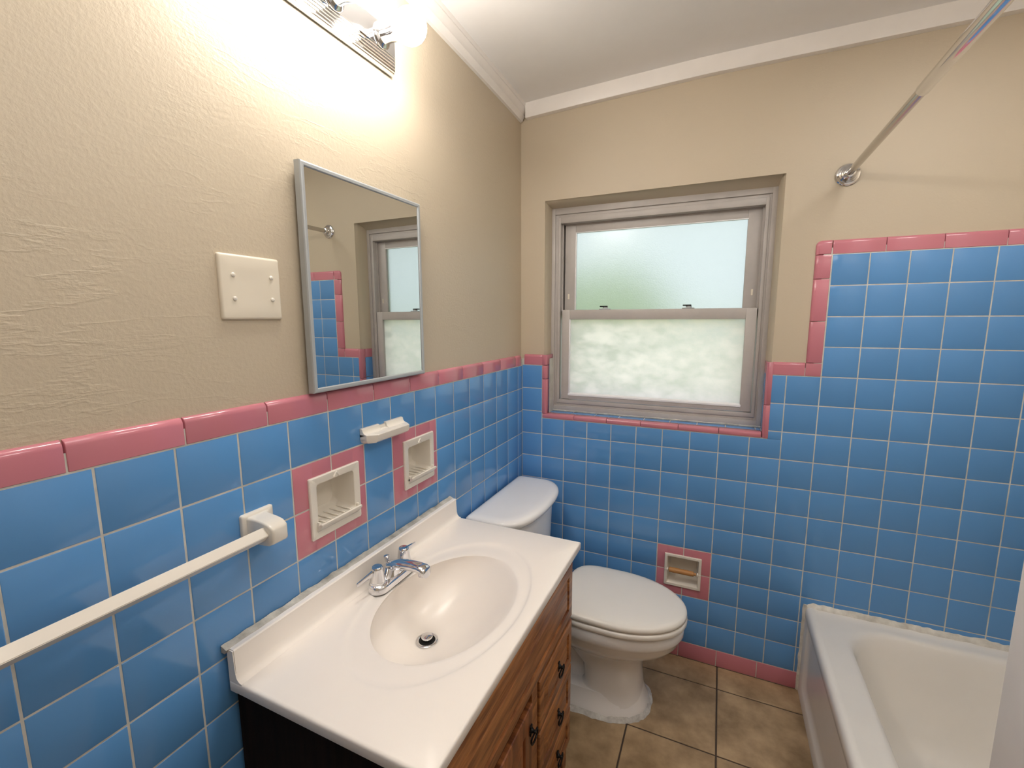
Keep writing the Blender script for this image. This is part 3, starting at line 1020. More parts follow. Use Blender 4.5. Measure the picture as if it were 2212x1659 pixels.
for k in range(NBULB):
    yb = FYE - 0.0770 - k * BS
    r = 0.0405
    xc = xtop + 0.050 + 0.038
    bm = B()
    pr = []
    for i in range(19):
        a = math.radians(30 + (180 - 30) * i / 18)
        pr.append((r * math.sin(a), xc - r * math.cos(a) - xtop))
    lathe(bm, pr, (xtop, yb, FZ), (1, 0, 0), 32)
    tb = obj('bulb', bm, [M_BULB], t, smooth=80)
    bm = B()
    x1 = xc - r * math.cos(math.radians(30)) - xtop
    lathe(bm, [(0.0135, x1 - 0.040), (0.0145, x1 - 0.022), (0.0175, x1 - 0.010), (0.0205, x1 + 0.001), (0.0100, x1 + 0.001)], (xtop, yb, FZ), (1, 0, 0), 32)
    obj('bulb_neck', bm, [M_NECK], tb, smooth=60)

# fill panels added out of view to brighten the room, not real fixtures
def added_fill_light(x0, x1, y0, y1, m, label):
    t = thing('added_fill_light', label, 'added fill light', ((x0 + x1) / 2, (y0 + y1) / 2, 2.405))
    bm = B()
    box(bm, (x0, y0, 2.405), (x1, y1, 2.452), 0.004)
    obj('fill_housing', bm, [M_TRIM], t, smooth=30)
    bm = B()
    box(bm, (x0 + 0.02, y0 + 0.02, 2.400), (x1 - 0.02, y1 - 0.02, 2.4045))
    obj('fill_emitter', bm, [m], t, smooth=0)
added_fill_light(1.30, 1.76, -1.06, -0.60, M_FILL, 'unseen square fill light added over the bathtub')
added_fill_light(0.42, 1.12, -2.10, -1.45, M_FILL2, 'unseen wide fill light added between vanity and doorway end')

# ------------------------------------------------------------------ shower rod
t = thing('shower_rod', 'chrome telescoping shower curtain rod over the bathtub', 'curtain rod', (1.2206, 0, 1.983))
bm = B()
lathe(bm, [(0.0375, 0.0), (0.0375, 0.004), (0.0345, 0.0065), (0.0335, 0.009), (0.0285, 0.0105), (0.0275, 0.014), (0.0230, 0.016), (0.0220, 0.021), (0.0175, 0.024), (0.0165, 0.034), (0.0125, 0.036)], (1.2206, 0.0095, 1.983), (0, -1, 0), 48)
obj('wall_flange', bm, [M_CHROME], t, smooth=35)
bm = B()
tube(bm, [(1.2206, 0.0, 1.983), (1.2206, -0.660, 1.983)], 0.0110, 32)
obj('inner_tube', bm, [M_ROD], t, smooth=60)
bm = B()
tube(bm, [(1.2206, -0.640, 1.983), (1.2206, -0.642, 1.983), (1.2206, -1.2255, 1.983)], [0.0128, 0.0135, 0.0135], 32)
obj('outer_tube', bm, [M_CHROME], t, smooth=60)

# ------------------------------------------------------------------ toilet-paper niche
t = thing('toilet_paper_holder', 'white recessed ceramic paper holder with pink tiles around it beside the toilet', 'paper holder', (0.758, 0, 0.3325))
bm = B()
def LB(a0, a1, b0, b1, r, y):
    return [Vector((a, y, b)) for a, b in rrect(a0, a1, b0, b1, r, 5)]
x0, x1, z0, z1 = 0.6830, 0.8325, 0.3325, 0.4780
i0, i1, j0, j1 = 0.6955, 0.8205, 0.3465, 0.4660
loft(bm, [LB(x0, x1, z0, z1, 0.002, 0.0005), LB(x0, x1, z0, z1, 0.003, -0.005), LB(x0 + .002, x1 - .002, z0 + .002, z1 - .002, 0.003, -0.007), LB(i0 - .002, i1 + .002, j0 - .002, j1 + .002, 0.004, -0.007),
          LB(i0, i1, j0, j1, 0.004, -0.004), LB(i0 + .001, i1 - .001, j0 + .001, j1 - .001, 0.006, 0.05), LB(i0 + .008, i1 - .008, j0 + .012, j1 - .010, 0.010, 0.068)], cap0=False)
obj('recess_body', bm, [M_CERAM], t, smooth=40)
for s, xx in ((1, i0), (-1, i1)):
    bm = B()
    lathe(bm, [(0.0085, 0), (0.0075, 0.004), (0.0045, 0.006)], (xx - s * 0.001, -0.002, 0.4035), (s, 0, 0), 20)
    lathe(bm, [(0.006, 0), (0.004, 0.003)], (xx - s * 0.006, -0.006, 0.4035), (0, -1, 0), 16)
    obj('roller_socket', bm, [M_CERAM], t, smooth=40)
bm = B()
lathe(bm, [(0.0045, 0.0), (0.0045, 0.004), (0.0108, 0.004), (0.0112, 0.006), (0.0108, 0.012), (0.0112, 0.014), (0.0112, 0.094), (0.0104, 0.096), (0.0104, 0.104), (0.0060, 0.105), (0.0060, 0.114)], (i0 + 0.004, -0.002, 0.4035), (1, 0, 0), 24)
obj('wooden_roller', bm, [M_DOWEL], t, smooth=30)

# ------------------------------------------------------------------ vanity
VY0, VY1, VX = -1.4830, -0.6600, 0.4850
ZT = 0.7950
t = thing('bathroom_sink', 'white marble sink top with oval basin and backsplash on the wooden cabinet', 'sink', (0.01, -1.07, ZT - 0.025))
bm = bmesh.new()
CB = Vector((0.262, -1.080))
ax_, ay_ = 0.158, 0.2280
DRN = Vector((0.192, -1.083))
NA_ = 160
cor = [math.atan2(y - CB.y, x - CB.x) % (2 * math.pi) for x in (0.012, VX - 0.006) for y in (VY0 + 0.006, VY1 - 0.006)]
angs = [2 * math.pi * i / NA_ for i in range(NA_)]
for c_ in cor:
    k = min(range(len(angs)), key=lambda i: abs(angs[i] - c_))
    angs[k] = c_
def rect_pt(a, x0, x1, y0, y1):
    dx, dy = math.cos(a), math.sin(a)
    ts = []
    if abs(dx) > 1e-9:
        ts.append(((x1 if dx > 0 else x0) - CB.x) / dx)
    if abs(dy) > 1e-9:
        ts.append(((y1 if dy > 0 else y0) - CB.y) / dy)
    s = min(q for q in ts if q > 0)
    return CB.x + dx * s, CB.y + dy * s
def ell(a, fx, fy):
    dx, dy = math.cos(a), math.sin(a)
    s = 1 / math.sqrt((dx / (ax_ * fx)) ** 2 + (dy / (ay_ * fy)) ** 2)
    return dx * s, dy * s
loops = []
DEP = 0.135
rings = [0.10, 0.16, 0.24, 0.34, 0.45, 0.56, 0.66, 0.75, 0.83, 0.89, 0.935, 0.965, 0.985, 1.0]
for r in rings:
    # cross-section: flat floor at the drain, steepening wall, rounded lip
    d = DEP * (1 - r ** 2.3) ** 0.80 if r < 1 else 0
    if r > 0.93:
        d = max(d, 0.0)
    k = (d / DEP) ** 0.8
    loops.append([Vector((CB.x + (DRN.x - CB.x) * k + ell(a, r, r)[0], CB.y + (DRN.y - CB.y) * k + ell(a, r, r)[1], ZT - 0.0065 - d)) for a in angs])
for f, dz in ((1.02, 0.0050), (1.045, 0.0042), (1.10, 0.0045), (1.16, 0.0048), (1.205, 0.0044), (1.225, 0.0030), (1.245, 0.0012), (1.265, 0.0003), (1.29, 0.0)):
    fx = 1 + (f - 1) * 0.82
    fy = 1 + (f - 1) * 1.32
    loops.append([Vector((CB.x + ell(a, fx, fy)[0], CB.y + ell(a, fx, fy)[1], ZT - dz)) for a in angs])
e = 0.006
loops.append([Vector((*rect_pt(a, 0.012, VX - e, VY0 + e, VY1 - e), ZT)) for a in angs])
for ins, dz in ((e * 0.35, 0.0012), (e * 0.08, 0.0035), (0, 0.006), (0, 0.022), (0.002, 0.025), (0.02, 0.025), (0.03, 0.020)):
    lp = []
    for a in angs:
        x_, y_ = rect_pt(a, 0.012, VX - e, VY0 + e, VY1 - e)
        fx_, fy_ = (x_ - 0.012) / (VX - e - 0.012), (y_ - VY0 - e) / (VY1 - VY0 - 2 * e)
        lp.append(Vector((0.012 + fx_ * (VX - ins - 0.012), VY0 + ins + fy_ * (VY1 - VY0 - 2 * ins), ZT - dz)))
    loops.append(lp)
loft(bm, loops, cap0=True, cap1=False)
obj('basin_top', bm, [M_MARBLE], t, smooth=45)
# splash, with a coved foot
bm = B()
poly = [(0.0105, ZT - 0.024), (0.0105, ZT + 0.0650), (0.0125, ZT + 0.0670), (0.0265, ZT + 0.0670), (0.0290, ZT + 0.0645), (0.0300, ZT + 0.018), (0.0325, ZT + 0.008), (0.0385, ZT + 0.0022), (0.0460, ZT + 0.0002), (0.0460, ZT - 0.003), (0.03, ZT - 0.024)]
prism(bm, poly, 1, VY0 + 0.0008, VY1 - 0.0008)
bmesh.ops.bevel(bm, geom=[e_ for e_ in bm.edges if abs((e_.verts[0].co - e_.verts[1].co).y) < 1e-5 and e_.verts[0].co.z > ZT + 0.01 and e_.verts[1].co.z > ZT + 0.01], offset=0.002, segments=2, affect='EDGES')
obj('backsplash', bm, [M_MARBLE], t, smooth=40)
# caulk on top of the splash
bm = B()
loops = []
Nn = 140
for i in range(Nn + 1):
    y_ = VY0 - 0.004 + (VY1 - VY0 + 0.004) * i / Nn
    h = 0.005 + 0.004 * noise.noise(Vector((y_ * 22, 5, 1))) + 0.002 * noise.noise(Vector((y_ * 70, 1, 1)))
    wdt = 0.0165 + 0.003 * noise.noise(Vector((y_ * 30, 8, 1)))
    loops.append([Vector((0.0012, y_, ZT + 0.058)), Vector((0.0012, y_, ZT + 0.0670 + h)), Vector((wdt * 0.6, y_, ZT + 0.0680 + h * 0.3)), Vector((wdt, y_, ZT + 0.0668)), Vector((0.0115, y_, ZT + 0.058))])
loft(bm, loops)
obj('caulk_bead', bm, [M_CAULK], t, smooth=60)
bm = B()
zd = ZT - 0.0065 - DEP
lathe(bm, [(0.029, 0.0), (0.0290, 0.003), (0.0265, 0.0042), (0.0225, 0.0035), (0.0205, 0.001), (0.0200, -0.012)], (DRN.x, DRN.y, zd + 0.002), (0, 0, 1), 40, cap=False)
dr = obj('drain_ring', bm, [M_CHROME], t, smooth=50)
bm = B()
lathe(bm, [(0.0215, -0.002), (0.0215, 0.0046)], (DRN.x, DRN.y, zd), (0, 0, 1), 32, mi=0)  # solid near-black disc, paints the shade inside the drain hole
obj('drain_shade_disc', bm, [M_DARK], dr, smooth=0)
bm = B()
lathe(bm, [(0.009, 0.002), (0.0095, 0.009), (0.0145, 0.011), (0.0152, 0.014), (0.0140, 0.0165), (0.008, 0.0180), (0.001, 0.0185)], (DRN.x, DRN.y, zd), (0, 0, 1), 36)
obj('stopper', bm, [M_CHROME], t, smooth=50)

# faucet
FXc, FYc = 0.0760, -1.0720
t = thing('faucet', 'chrome two-handle centerset faucet behind the basin', 'faucet', (FXc, FYc, ZT))
bm = B()
def stad(hl, hw, z, n=14):
    pts = []
    for k in range(n + 1):
        a = math.pi * k / n
        pts.append(Vector((FXc + hw * math.cos(a), FYc + hl - hw + hw * math.sin(a), z)))
    for k in range(n + 1):
        a = math.pi + math.pi * k / n
        pts.append(Vector((FXc + hw * math.cos(a), FYc - hl + hw + hw * math.sin(a), z)))
    return pts
loft(bm, [stad(0.0800, 0.0270, ZT + 0.0002), stad(0.0805, 0.0275, ZT + 0.002), stad(0.0785, 0.0262, ZT + 0.013), stad(0.0765, 0.0240, ZT + 0.0175), stad(0.0745, 0.0225, ZT + 0.0185), stad(0.0725, 0.0205, ZT + 0.0195)])
# raised body rising to the spout
loft(bm, [[Vector((FXc - 0.002 + a * math.cos(q), FYc + b * math.sin(q), ZT + z)) for q in [2 * math.pi * i / 28 for i in range(28)]]
          for a, b, z in ((0.023, 0.046, 0.015), (0.0215, 0.036, 0.022), (0.020, 0.027, 0.032), (0.018, 0.022, 0.042), (0.012, 0.015, 0.050), (0.003, 0.004, 0.052))])
obj('deck_base', bm, [M_CHROME], t, smooth=50)
bm = B()
path = [(-0.016, 0.036, 0.021, 0.010), (0.002, 0.043, 0.021, 0.0125), (0.022, 0.048, 0.0195, 0.0125), (0.045, 0.0525, 0.018, 0.0115), (0.070, 0.0555, 0.0175, 0.0105), (0.090, 0.0555, 0.018, 0.0105), (0.104, 0.0530, 0.0185, 0.0115), (0.1125, 0.0490, 0.0180, 0.0125), (0.1165, 0.0450, 0.0150, 0.0105)]
loops = []
for dx, dz, hw, hh2 in path:
    pts = []
    for k in range(28):
        a = 2 * math.pi * k / 28
        cx_ = math.copysign(abs(math.cos(a)) ** 0.75, math.cos(a)) * hw
        cz_ = math.copysign(abs(math.sin(a)) ** 0.85, math.sin(a)) * hh2
        pts.append(Vector((FXc + dx, FYc + cx_, ZT + dz + cz_)))
    loops.append(pts)
loft(bm, loops)
sp = obj('spout', bm, [M_CHROME], t, smooth=60)
bm = B()
lathe(bm, [(0.0105, 0.0), (0.0110, 0.002), (0.0110, 0.011), (0.0080, 0.0115), (0.0080, 0.006)], (FXc + 0.100, FYc, ZT + 0.0455), (0, 0, -1), 28)
obj('aerator', bm, [M_CHROME], sp, smooth=40)
bm = B()
lathe(bm, [(0.0028, 0.0), (0.0028, 0.028), (0.0045, 0.031), (0.0055, 0.038), (0.0080, 0.042), (0.0085, 0.0445), (0.0070, 0.0465), (0.002, 0.0475)], (FXc - 0.020, FYc + 0.004, ZT + 0.016), (0, 0, 1), 24)
obj('lift_rod', bm, [M_CHROME], t, smooth=50)
for s in (-1, 1):
    yc = FYc + s * 0.0545
    bm = B()
    lathe(bm, [(0.0225, 0.014), (0.0225, 0.019), (0.0200, 0.0205), (0.0200, 0.026), (0.0193, 0.0265), (0.0175, 0.040), (0.0150, 0.060), (0.0143, 0.0635), (0.0125, 0.0655), (0.0090, 0.0650), (0.006, 0.0640), (0.001, 0.0645)], (FXc - 0.002, yc, ZT), (0, 0, 1), 36)
    h = obj('handle', bm, [M_CHROME], t, smooth=40)
    bm = B()
    loops = []
    for d, hh3, tt in ((0.006, 0.0085, 0.0040), (0.022, 0.0070, 0.0030), (0.045, 0.0055, 0.0022), (0.0640, 0.0042, 0.0018), (0.0650, 0.0035, 0.0012)):
        zc = ZT + 0.052 - 0.10 * (d - 0.006)
        xo = FXc - 0.004 - 0.10 * d
        loops.append([Vector((xo + tt * cx2, yc + s * d, zc + hh3 * cz2)) for cx2, cz2 in ((1, 0.8), (0.7, 1), (-0.7, 1), (-1, 0.8), (-1, -0.8), (-0.7, -1), (0.7, -1), (1, -0.8))])
    loft(bm, loops)
    obj('lever', bm, [M_CHROME], h, smooth=35)

# cabinet
CY0, CY1, CXF = -1.4700, -0.6900, 0.4560
t = thing('vanity_cabinet', 'reddish-brown wooden vanity cabinet under the white top', 'cabinet', (0.23, -1.07, 0))
bm = B()
box(bm, (0.012, CY0, 0.0), (CXF - 0.018, CY0 + 0.016, ZT - 0.0255))
box(bm, (0.012, CY1 - 0.016, 0.0), (CXF - 0.018, CY1, ZT - 0.0255))
box(bm, (0.012, CY0 + 0.016, 0.095), (CXF - 0.018, CY1 - 0.016, 0.11))
box(bm, (0.012, CY0 + 0.016, 0.0), (0.022, CY1 - 0.016, ZT - 0.15))
box(bm, (0.38, CY0 + 0.016, 0.0), (0.395, CY1 - 0.016, 0.095))
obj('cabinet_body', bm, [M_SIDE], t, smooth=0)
YD = -0.9790           # gap between drawers and door
bm = B()
def ff(y0, y1, z0, z1, x1=CXF):
    box(bm, (CXF - 0.018, y0, z0), (x1, y1, z1), 0.001)
ff(CY0, CY1, 0.728, ZT - 0.0255)
ff(CY0, CY1, 0.566, 0.580)
ff(CY0, CY1, 0.095, 0.120)
ff(CY1 - 0.036, CY1, 0.0, ZT - 0.026)
ff(CY0, CY0 + 0.036, 0.0, ZT - 0.026)
ff(YD - 0.043, YD - 0.004, 0.10, 0.566, CXF + 0.009)
obj('face_frame', bm, [M_WOODH], t, smooth=0)
def raised(name, y0, y1, z0, z1, xb, th, inset, m, parent, groove=0.0):
    b2 = bmesh.new()
    def Q(x, i):
        return [Vector((x, y0 + i, z0 + i)), Vector((x, y1 - i, z0 + i)), Vector((x, y1 - i, z1 - i)), Vector((x, y0 + i, z1 - i))]
    loft(b2, [Q(xb, 0), Q(xb + th - 0.004, 0), Q(xb + th - 0.001, 0.0015), Q(xb + th, 0.004), Q(xb + th, inset), Q(xb + th - 0.006, inset + 0.0015), Q(xb + th - 0.005, inset + 0.005), Q(xb + th + 0.001, inset + 0.024), Q(xb + th + 0.002, inset + 0.026)])
    return obj(name, b2, [m], parent, smooth=25)
raised('false_front', CY0 + 0.004, CY1 - 0.003, 0.560, 0.742, CXF, 0.014, 0.034, M_WOODH, t)
def ring_pull(parent, y, z, x):
    bm = B()
    box(bm, (x - 0.001, y - 0.006, z + 0.002), (x + 0.004, y + 0.006, z + 0.030), 0.001)
    lathe(bm, [(0.008, 0), (0.007, 0.005), (0.004, 0.009), (0.005, 0.013), (0.003, 0.016)], (x, y, z + 0.016), (1, 0, 0), 18)
    for q in (0.0105,):
        pts = [(x + 0.011, y + 0.021 * math.sin(a), z + 0.004 + 0.0 + 0.021 * math.cos(a) * 0.75) for a in [math.radians(v) for v in range(70, 291, 20)]]
        tube(bm, pts, 0.0026, 10)
        tube(bm, [(x + 0.011, y - 0.020, z + 0.010), (x + 0.011, y + 0.020, z + 0.010)], 0.0022, 10)
    return obj('pull', bm, [M_BLACK], parent, smooth=50)
for k, (z0, z1) in enumerate(((0.3950, 0.5460), (0.2380, 0.3890), (0.1080, 0.2320))):
    d = raised('drawer', YD + 0.004, CY1 - 0.003, z0, z1, CXF, 0.014, 0.030, M_WOODH, t)
    ring_pull(d, -0.826, (z0 + z1) / 2 - 0.006, CXF + 0.014)
d = raised('door', CY0 + 0.006, YD - 0.046, 0.108, 0.5280, CXF, 0.014, 0.050, M_WOODV, t)
ring_pull(d, YD - 0.064, 0.452, CXF + 0.014)

# ------------------------------------------------------------------ toilet
TY = -0.322
t = thing('toilet', 'white porcelain toilet with closed seat between vanity and tub', 'toilet', (0.45, TY, 0))
def dloop(z, xb, xs, xf, hw, p=2.5, n=30, rc=0.018, yo=0.0):
    """plan of tank and lid: straight back, straight ends to xs, bowed front to xf"""
    pts = []
    for k in range(5):
        a = math.radians(180 + 90 * k / 4)
        pts.append((xb + rc + rc * math.cos(a), -hw + rc + rc * math.sin(a)))
    for k in range(n + 1):
        q = math.pi * k / n
        s = -math.cos(q)
        c_ = math.sin(q)
        yy = hw * math.copysign(abs(s) ** (2 / p), s)
        xx = xs + (xf - xs) * abs(c_) ** (2 / p)
        pts.append((xx, yy))
    for k in range(5):
        a = math.radians(90 + 90 * k / 4)
        pts.append((xb + rc + rc * math.cos(a), hw - rc + rc * math.sin(a)))
    return [Vector((x_, TY + yo + y_, z)) for x_, y_ in pts]
bm = B()
loft(bm, [dloop(0.375, 0.045, 0.12, 0.190, 0.195), dloop(0.385, 0.035, 0.13, 0.205, 0.208), dloop(0.42, 0.028, 0.135, 0.217, 0.218), dloop(0.55, 0.024, 0.138, 0.226, 0.228), dloop(0.725, 0.022, 0.14, 0.232, 0.234), dloop(0.728, 0.03, 0.14, 0.226, 0.228)])
obj('tank', bm, [M_PORC], t, smooth=50)
bm = B()
loft(bm, [dloop(0.7235, 0.020, 0.13, 0.236, 0.238), dloop(0.7245, 0.014, 0.13, 0.250, 0.248), dloop(0.733, 0.010, 0.13, 0.259, 0.255), dloop(0.742, 0.009, 0.13, 0.2620, 0.2570), dloop(0.750, 0.011, 0.13, 0.2600, 0.2555), dloop(0.7565, 0.018, 0.13, 0.2510, 0.248), dloop(0.7600, 0.030, 0.13, 0.236, 0.235), dloop(0.7605, 0.050, 0.125, 0.215, 0.215), dloop(0.7600, 0.085, 0.12, 0.17, 0.15)])
obj('tank_lid', bm, [M_PORC], t, smooth=60)
def egg(z, xb, xc, xf, hw, pb=2.6, pf=2.05, n=56, yo=0.0):
    pts = []
    for k in range(n):
        a = 2 * math.pi * k / n
        c_, s_ = math.cos(a), math.sin(a)
        if c_ >= 0:
            x_ = xc + (xf - xc) * abs(c_) ** (2 / pf)
            y_ = hw * math.copysign(abs(s_) ** (2 / pf), s_)
        else:
            x_ = xc - (xc - xb) * abs(c_) ** (2 / pb)
            y_ = hw * math.copysign(abs(s_) ** (2 / pb), s_)
        pts.append(Vector((x_, TY + yo + y_, z)))
    return pts
bm = B()
# rim and bowl outside
loft(bm, [egg(0.378, 0.30, 0.50, 0.770, 0.170), egg(0.377, 0.285, 0.50, 0.784, 0.182), egg(0.370, 0.28, 0.50, 0.790, 0.186), egg(0.338, 0.28, 0.50, 0.790, 0.186), egg(0.326, 0.28, 0.50, 0.784, 0.181), egg(0.318, 0.28, 0.50, 0.778, 0.176),
          egg(0.300, 0.28, 0.50, 0.772, 0.171), egg(0.275, 0.29, 0.50, 0.752, 0.156), egg(0.250, 0.30, 0.50, 0.712, 0.130), egg(0.232, 0.32, 0.50, 0.672, 0.112), egg(0.216, 0.34, 0.50, 0.652, 0.1),
          egg(0.16, 0.42, 0.53, 0.645, 0.098, 3.5, 2.6), egg(0.09, 0.43, 0.53, 0.650, 0.103, 3.5, 2.6), egg(0.045, 0.40, 0.52, 0.656, 0.112, 3, 2.4), egg(0.030, 0.35, 0.51, 0.664, 0.122, 3, 2.3)], cap1=True)
# rear trapway body, set back from the front column
loft(bm, [egg(0.375, 0.10, 0.22, 0.46, 0.115, 4, 3), egg(0.30, 0.14, 0.25, 0.47, 0.085, 4, 3), egg(0.22, 0.17, 0.28, 0.48, 0.060, 4, 3), egg(0.12, 0.20, 0.30, 0.48, 0.050, 4, 3), egg(0.05, 0.22, 0.32, 0.48, 0.060, 4, 3), egg(0.02, 0.22, 0.32, 0.48, 0.075, 4, 3)])
# foot flange
loft(bm, [egg(0.0, 0.215, 0.45, 0.674, 0.140, 3.5, 2.5), egg(0.012, 0.215, 0.45, 0.673, 0.139, 3.5, 2.5), egg(0.026, 0.222, 0.45, 0.668, 0.132, 3.5, 2.5), egg(0.045, 0.24, 0.45, 0.661, 0.121, 3.5, 2.5), egg(0.075, 0.26, 0.45, 0.652, 0.108, 3.5, 2.5)])
# shelf carrying the tank
loft(bm, [dloop(0.340, 0.06, 0.12, 0.30, 0.10, rc=0.02), dloop(0.376, 0.05, 0.12, 0.32, 0.15, rc=0.02), dloop(0.386, 0.05, 0.12, 0.33, 0.15, rc=0.02)])
obj('bowl', bm, [M_PORC], t, smooth=60)
# seat ring and lid
bm = B()
loft(bm, [egg(0.3785, 0.33, 0.53, 0.787, 0.178, 4, 2.05), egg(0.3800, 0.325, 0.53, 0.795, 0.187, 4, 2.05), egg(0.3860, 0.322, 0.53, 0.799, 0.190, 4, 2.05), egg(0.3960, 0.322, 0.53, 0.799, 0.190, 4, 2.05), egg(0.4010, 0.325, 0.53, 0.796, 0.187, 4, 2.05), egg(0.4030, 0.335, 0.53, 0.787, 0.178, 4, 2.05)])
obj('seat', bm, [M_SEAT], t, smooth=60)
bm = B()
tilt = lambda L_: L_
loft(bm, [egg(0.4050, 0.34, 0.53, 0.784, 0.175, 4.5, 2.05), egg(0.4055, 0.330, 0.53, 0.793, 0.184, 4.5, 2.05), egg(0.4090, 0.327, 0.53, 0.7975, 0.1880, 4.5, 2.05), egg(0.4200, 0.329, 0.53, 0.796, 0.187, 4.5, 2.05), egg(0.4265, 0.337, 0.53, 0.789, 0.181, 4.5, 2.05), egg(0.4300, 0.350, 0.53, 0.774, 0.168, 4.2, 2.05), egg(0.4330, 0.39, 0.53, 0.72, 0.125, 3.5, 2.05), egg(0.4345, 0.46, 0.53, 0.62, 0.06, 3, 2.05)])
obj('seat_lid', bm, [M_SEAT], t, smooth=60)
for s in (-1, 1):
    bm = B()
    box(bm, (0.300, TY + s * 0.075 - 0.016, 0.378), (0.345, TY + s * 0.075 + 0.016, 0.412), 0.004, 3)
    obj('hinge', bm, [M_SEAT], t, smooth=40)
bm = B()
loops = []
NN = 120
base = egg(0.0, 0.215, 0.45, 0.674, 0.140, 3.5, 2.5, NN)
ctr = Vector((0.45, TY, 0))
def offs(L_, d, z, amp, seed):
    out = []
    for p in L_:
        q = (p - ctr)
        q.z = 0
        u_ = q.normalized()
        k = d + amp * noise.noise(Vector((p.x * 38, p.y * 38, seed))) + amp * 0.6 * noise.noise(Vector((p.x * 110, p.y * 110, seed)))
        out.append(Vector((p.x + u_.x * k, p.y + u_.y * k, z)))
    return out
loft(bm, [offs(base, 0.014, 0.0005, 0.007, 1), offs(base, 0.010, 0.004, 0.007, 1), offs(base, 0.002, 0.010, 0.005, 2), offs(base, -0.006, 0.017, 0.002, 3), offs(base, -0.010, 0.008, 0.0, 3)], cap0=False, cap1=False)
obj('base_caulk', bm, [mat('white_floor_caulk', (0.66, 0.65, 0.61), 0.6, col2=(0.42, 0.40, 0.38), vscale=45, bump=0.5, bscale=90, bdist=0.003)], t, smooth=60)

# ------------------------------------------------------------------ bathtub
t = thing('bathtub', 'white enamel bathtub with apron along the right side', 'bathtub', (1.60, -0.61, 0))
TX0, TX1, TYA, TYB, TZ = 1.2150, XR, -1.2255, -0.0005, 0.3690
bm = B()
def RL_(x0, x1, y0, y1, r, z, n=8):
    return [Vector((a, b, z)) for a, b in rrect(x0, x1, y0, y1, r, n)]
ix0, ix1, iy0, iy1 = 1.3180, 1.9150, -1.145, -0.0620
loops = [RL_(ix0 + 0.16, ix1 - 0.14, iy0 + 0.16, iy1 - 0.24, 0.08, 0.030),
         RL_(ix0 + 0.10, ix1 - 0.09, iy0 + 0.10, iy1 - 0.17, 0.11, 0.034),
         RL_(ix0 + 0.070, ix1 - 0.065, iy0 + 0.065, iy1 - 0.135, 0.13, 0.050),
         RL_(ix0 + 0.052, ix1 - 0.05, iy0 + 0.048, iy1 - 0.110, 0.14, 0.085),
         RL_(ix0 + 0.040, ix1 - 0.04, iy0 + 0.038, iy1 - 0.080, 0.15, 0.15),
         RL_(ix0 + 0.026, ix1 - 0.026, iy0 + 0.026, iy1 - 0.045, 0.155, 0.25),
         RL_(ix0 + 0.017, ix1 - 0.017, iy0 + 0.017, iy1 - 0.023, 0.155, 0.33),
         RL_(ix0 + 0.011, ix1 - 0.011, iy0 + 0.011, iy1 - 0.012, 0.152, 0.352),
         RL_(ix0 + 0.004, ix1 - 0.004, iy0 + 0.004, iy1 - 0.004, 0.150, 0.3620),
         RL_(ix0 - 0.006, ix1 + 0.006, iy0 - 0.006, iy1 + 0.006, 0.150, 0.3655),
         RL_(ix0 - 0.018, ix1 + 0.012, iy0 - 0.018, iy1 + 0.016, 0.150, 0.3665),
         RL_(TX0 + 0.036, TX1 - 0.006, TYA + 0.006, TYB - 0.010, 0.010, 0.3680),
         RL_(TX0 + 0.028, TX1 - 0.005, TYA + 0.005, TYB - 0.006, 0.010, 0.3710),
         RL_(TX0 + 0.018, TX1 - 0.004, TYA + 0.004, TYB - 0.003, 0.010, 0.3725),
         RL_(TX0 + 0.008, TX1 - 0.003, TYA + 0.003, TYB - 0.002, 0.010, 0.3690),
         RL_(TX0 + 0.0015, TX1 - 0.002, TYA + 0.002, TYB - 0.001, 0.010, 0.3590),
         RL_(TX0, TX1 - 0.001, TYA + 0.001, TYB, 0.010, 0.345),
         RL_(TX0 + 0.0015, TX1 - 0.001, TYA + 0.001, TYB, 0.010, 0.325),
         RL_(TX0 + 0.006, TX1 - 0.001, TYA + 0.001, TYB, 0.010, 0.318)]
loft(bm, loops, cap1=False)
obj('tub_basin', bm, [M_TUB], t, smooth=60)
bm = B()
def AP(x, y0, y1, z0, z1, r):
    return [Vector((x, a, b)) for a, b in rrect(y0, y1, z0, z1, r, 6)]
XA = TX0 + 0.0010
loft(bm, [AP(XA + 0.03, TYA, TYB, 0.0, 0.350, 0.001), AP(XA, TYA, TYB, 0.0, 0.350, 0.001), AP(XA + 0.0005, TYA + 0.060, TYB - 0.052, 0.045, 0.335, 0.03), AP(XA + 0.004, TYA + 0.066, TYB - 0.058, 0.051, 0.330, 0.028), AP(XA + 0.011, TYA + 0.072, TYB - 0.066, 0.060, 0.325, 0.026), AP(XA + 0.012, TYA + 0.10, TYB - 0.09, 0.09, 0.30, 0.02)], cap0=False)
obj('apron', bm, [M_TUB], t, smooth=50)
bm = B()
loops = []
Nn = 150
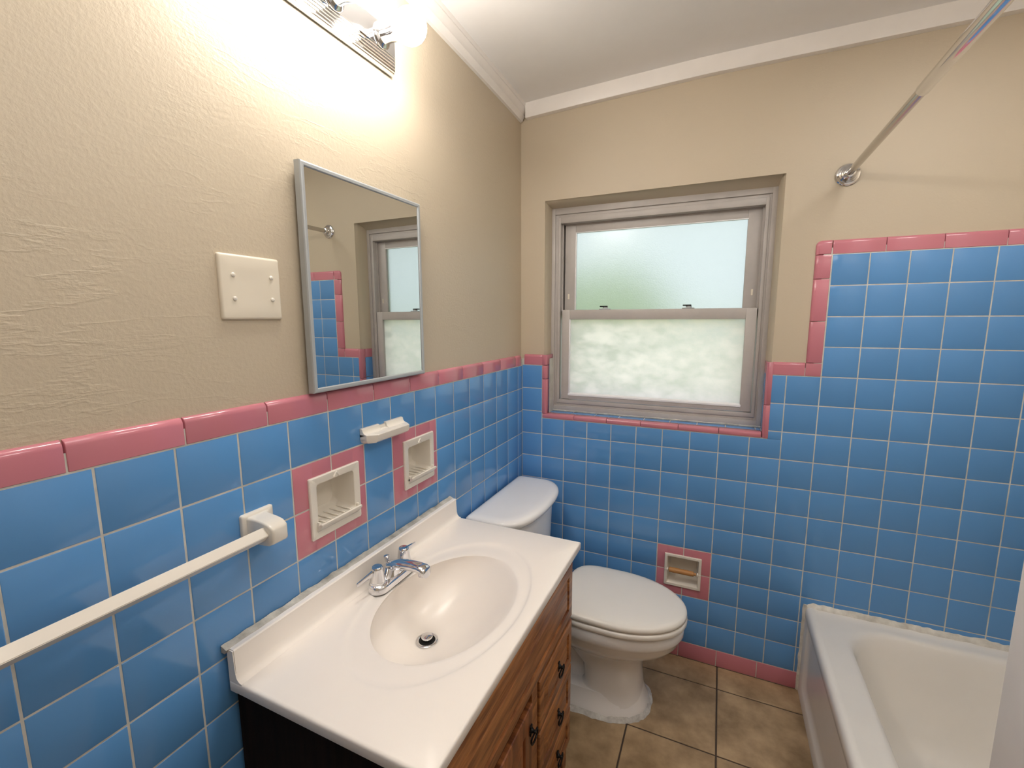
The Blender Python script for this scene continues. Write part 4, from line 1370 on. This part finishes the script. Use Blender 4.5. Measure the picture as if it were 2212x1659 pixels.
for i in range(Nn + 1):
    x_ = TX0 + 0.004 + (TX1 - TX0 - 0.006) * i / Nn
    h = 0.016 + 0.006 * noise.noise(Vector((x_ * 17, 3, 1))) + 0.003 * noise.noise(Vector((x_ * 60, 3, 1)))
    d_ = 0.010 + 0.003 * noise.noise(Vector((x_ * 25, 9, 1)))
    h *= min(1, (i + 1) / 5)
    loops.append([Vector((x_, 0.001, 0.360)), Vector((x_, -0.0012, 0.372 + h)), Vector((x_, -d_ * 0.55, 0.372 + h * 0.45)), Vector((x_, -d_, 0.3715)), Vector((x_, -d_, 0.362))])
loft(bm, loops)
loops = []
for i in range(60):
    z_ = 0.002 + 0.375 * i / 59
    k = 0.006 + 0.0035 * noise.noise(Vector((z_ * 30, 4, 2)))
    loops.append([Vector((TX0 + 0.004, -0.0008, z_)), Vector((TX0 - k - 0.002, -0.0012, z_)), Vector((TX0 - k * 0.4, -0.006, z_)), Vector((TX0 + 0.004, -0.008, z_))])
loft(bm, loops)
obj('tub_caulk', bm, [mat('white_tub_caulk', (0.80, 0.78, 0.72), 0.5, col2=(0.52, 0.50, 0.45), vscale=25, bump=0.5, bscale=60, bdist=0.003)], t, smooth=60)

# ------------------------------------------------------------------ outside the window
g = B()
quad(g, [(-40, 0.6, -0.45), (40, 0.6, -0.45), (40, 70, -0.45), (-40, 70, -0.45)])
o = obj('lawn', g, [M_LAWN], smooth=0)
tag(o, 'green lawn seen blurred through the lower pane', 'lawn')
o['kind'] = 'stuff'
def tree(x, y, h, r, label, seed):
    t = thing('tree', label, 'tree', (x, y, -0.45), 'trees outside the window')
    bm = B()
    tube(bm, [(x, y, -0.45), (x + 0.05, y, h * 0.4), (x, y, h * 0.7)], [0.16, 0.13, 0.07], 12)
    obj('trunk', bm, [M_BARK], t, smooth=60)
    bm = bmesh.new()
    bmesh.ops.create_icosphere(bm, subdivisions=4, radius=1.0)
    for v in bm.verts:
        n_ = v.co.normalized()
        k = 1 + 0.35 * noise.noise(n_ * 2.2 + Vector((seed, 0, 0))) + 0.15 * noise.noise(n_ * 6 + Vector((seed, 3, 0)))
        v.co = Vector((x, y, h * 0.62)) + Vector((n_.x * r * k, n_.y * r * k, n_.z * h * 0.42 * k))
    obj('foliage', bm, [M_LEAF], t, smooth=60)
tree(-2.0, 9.5, 2.6, 1.7, 'rounded green tree beyond the lawn, left through the upper pane', 1.0)
tree(-6.3, 13.0, 3.4, 2.0, 'wider green tree farther left beyond the lawn', 7.0)
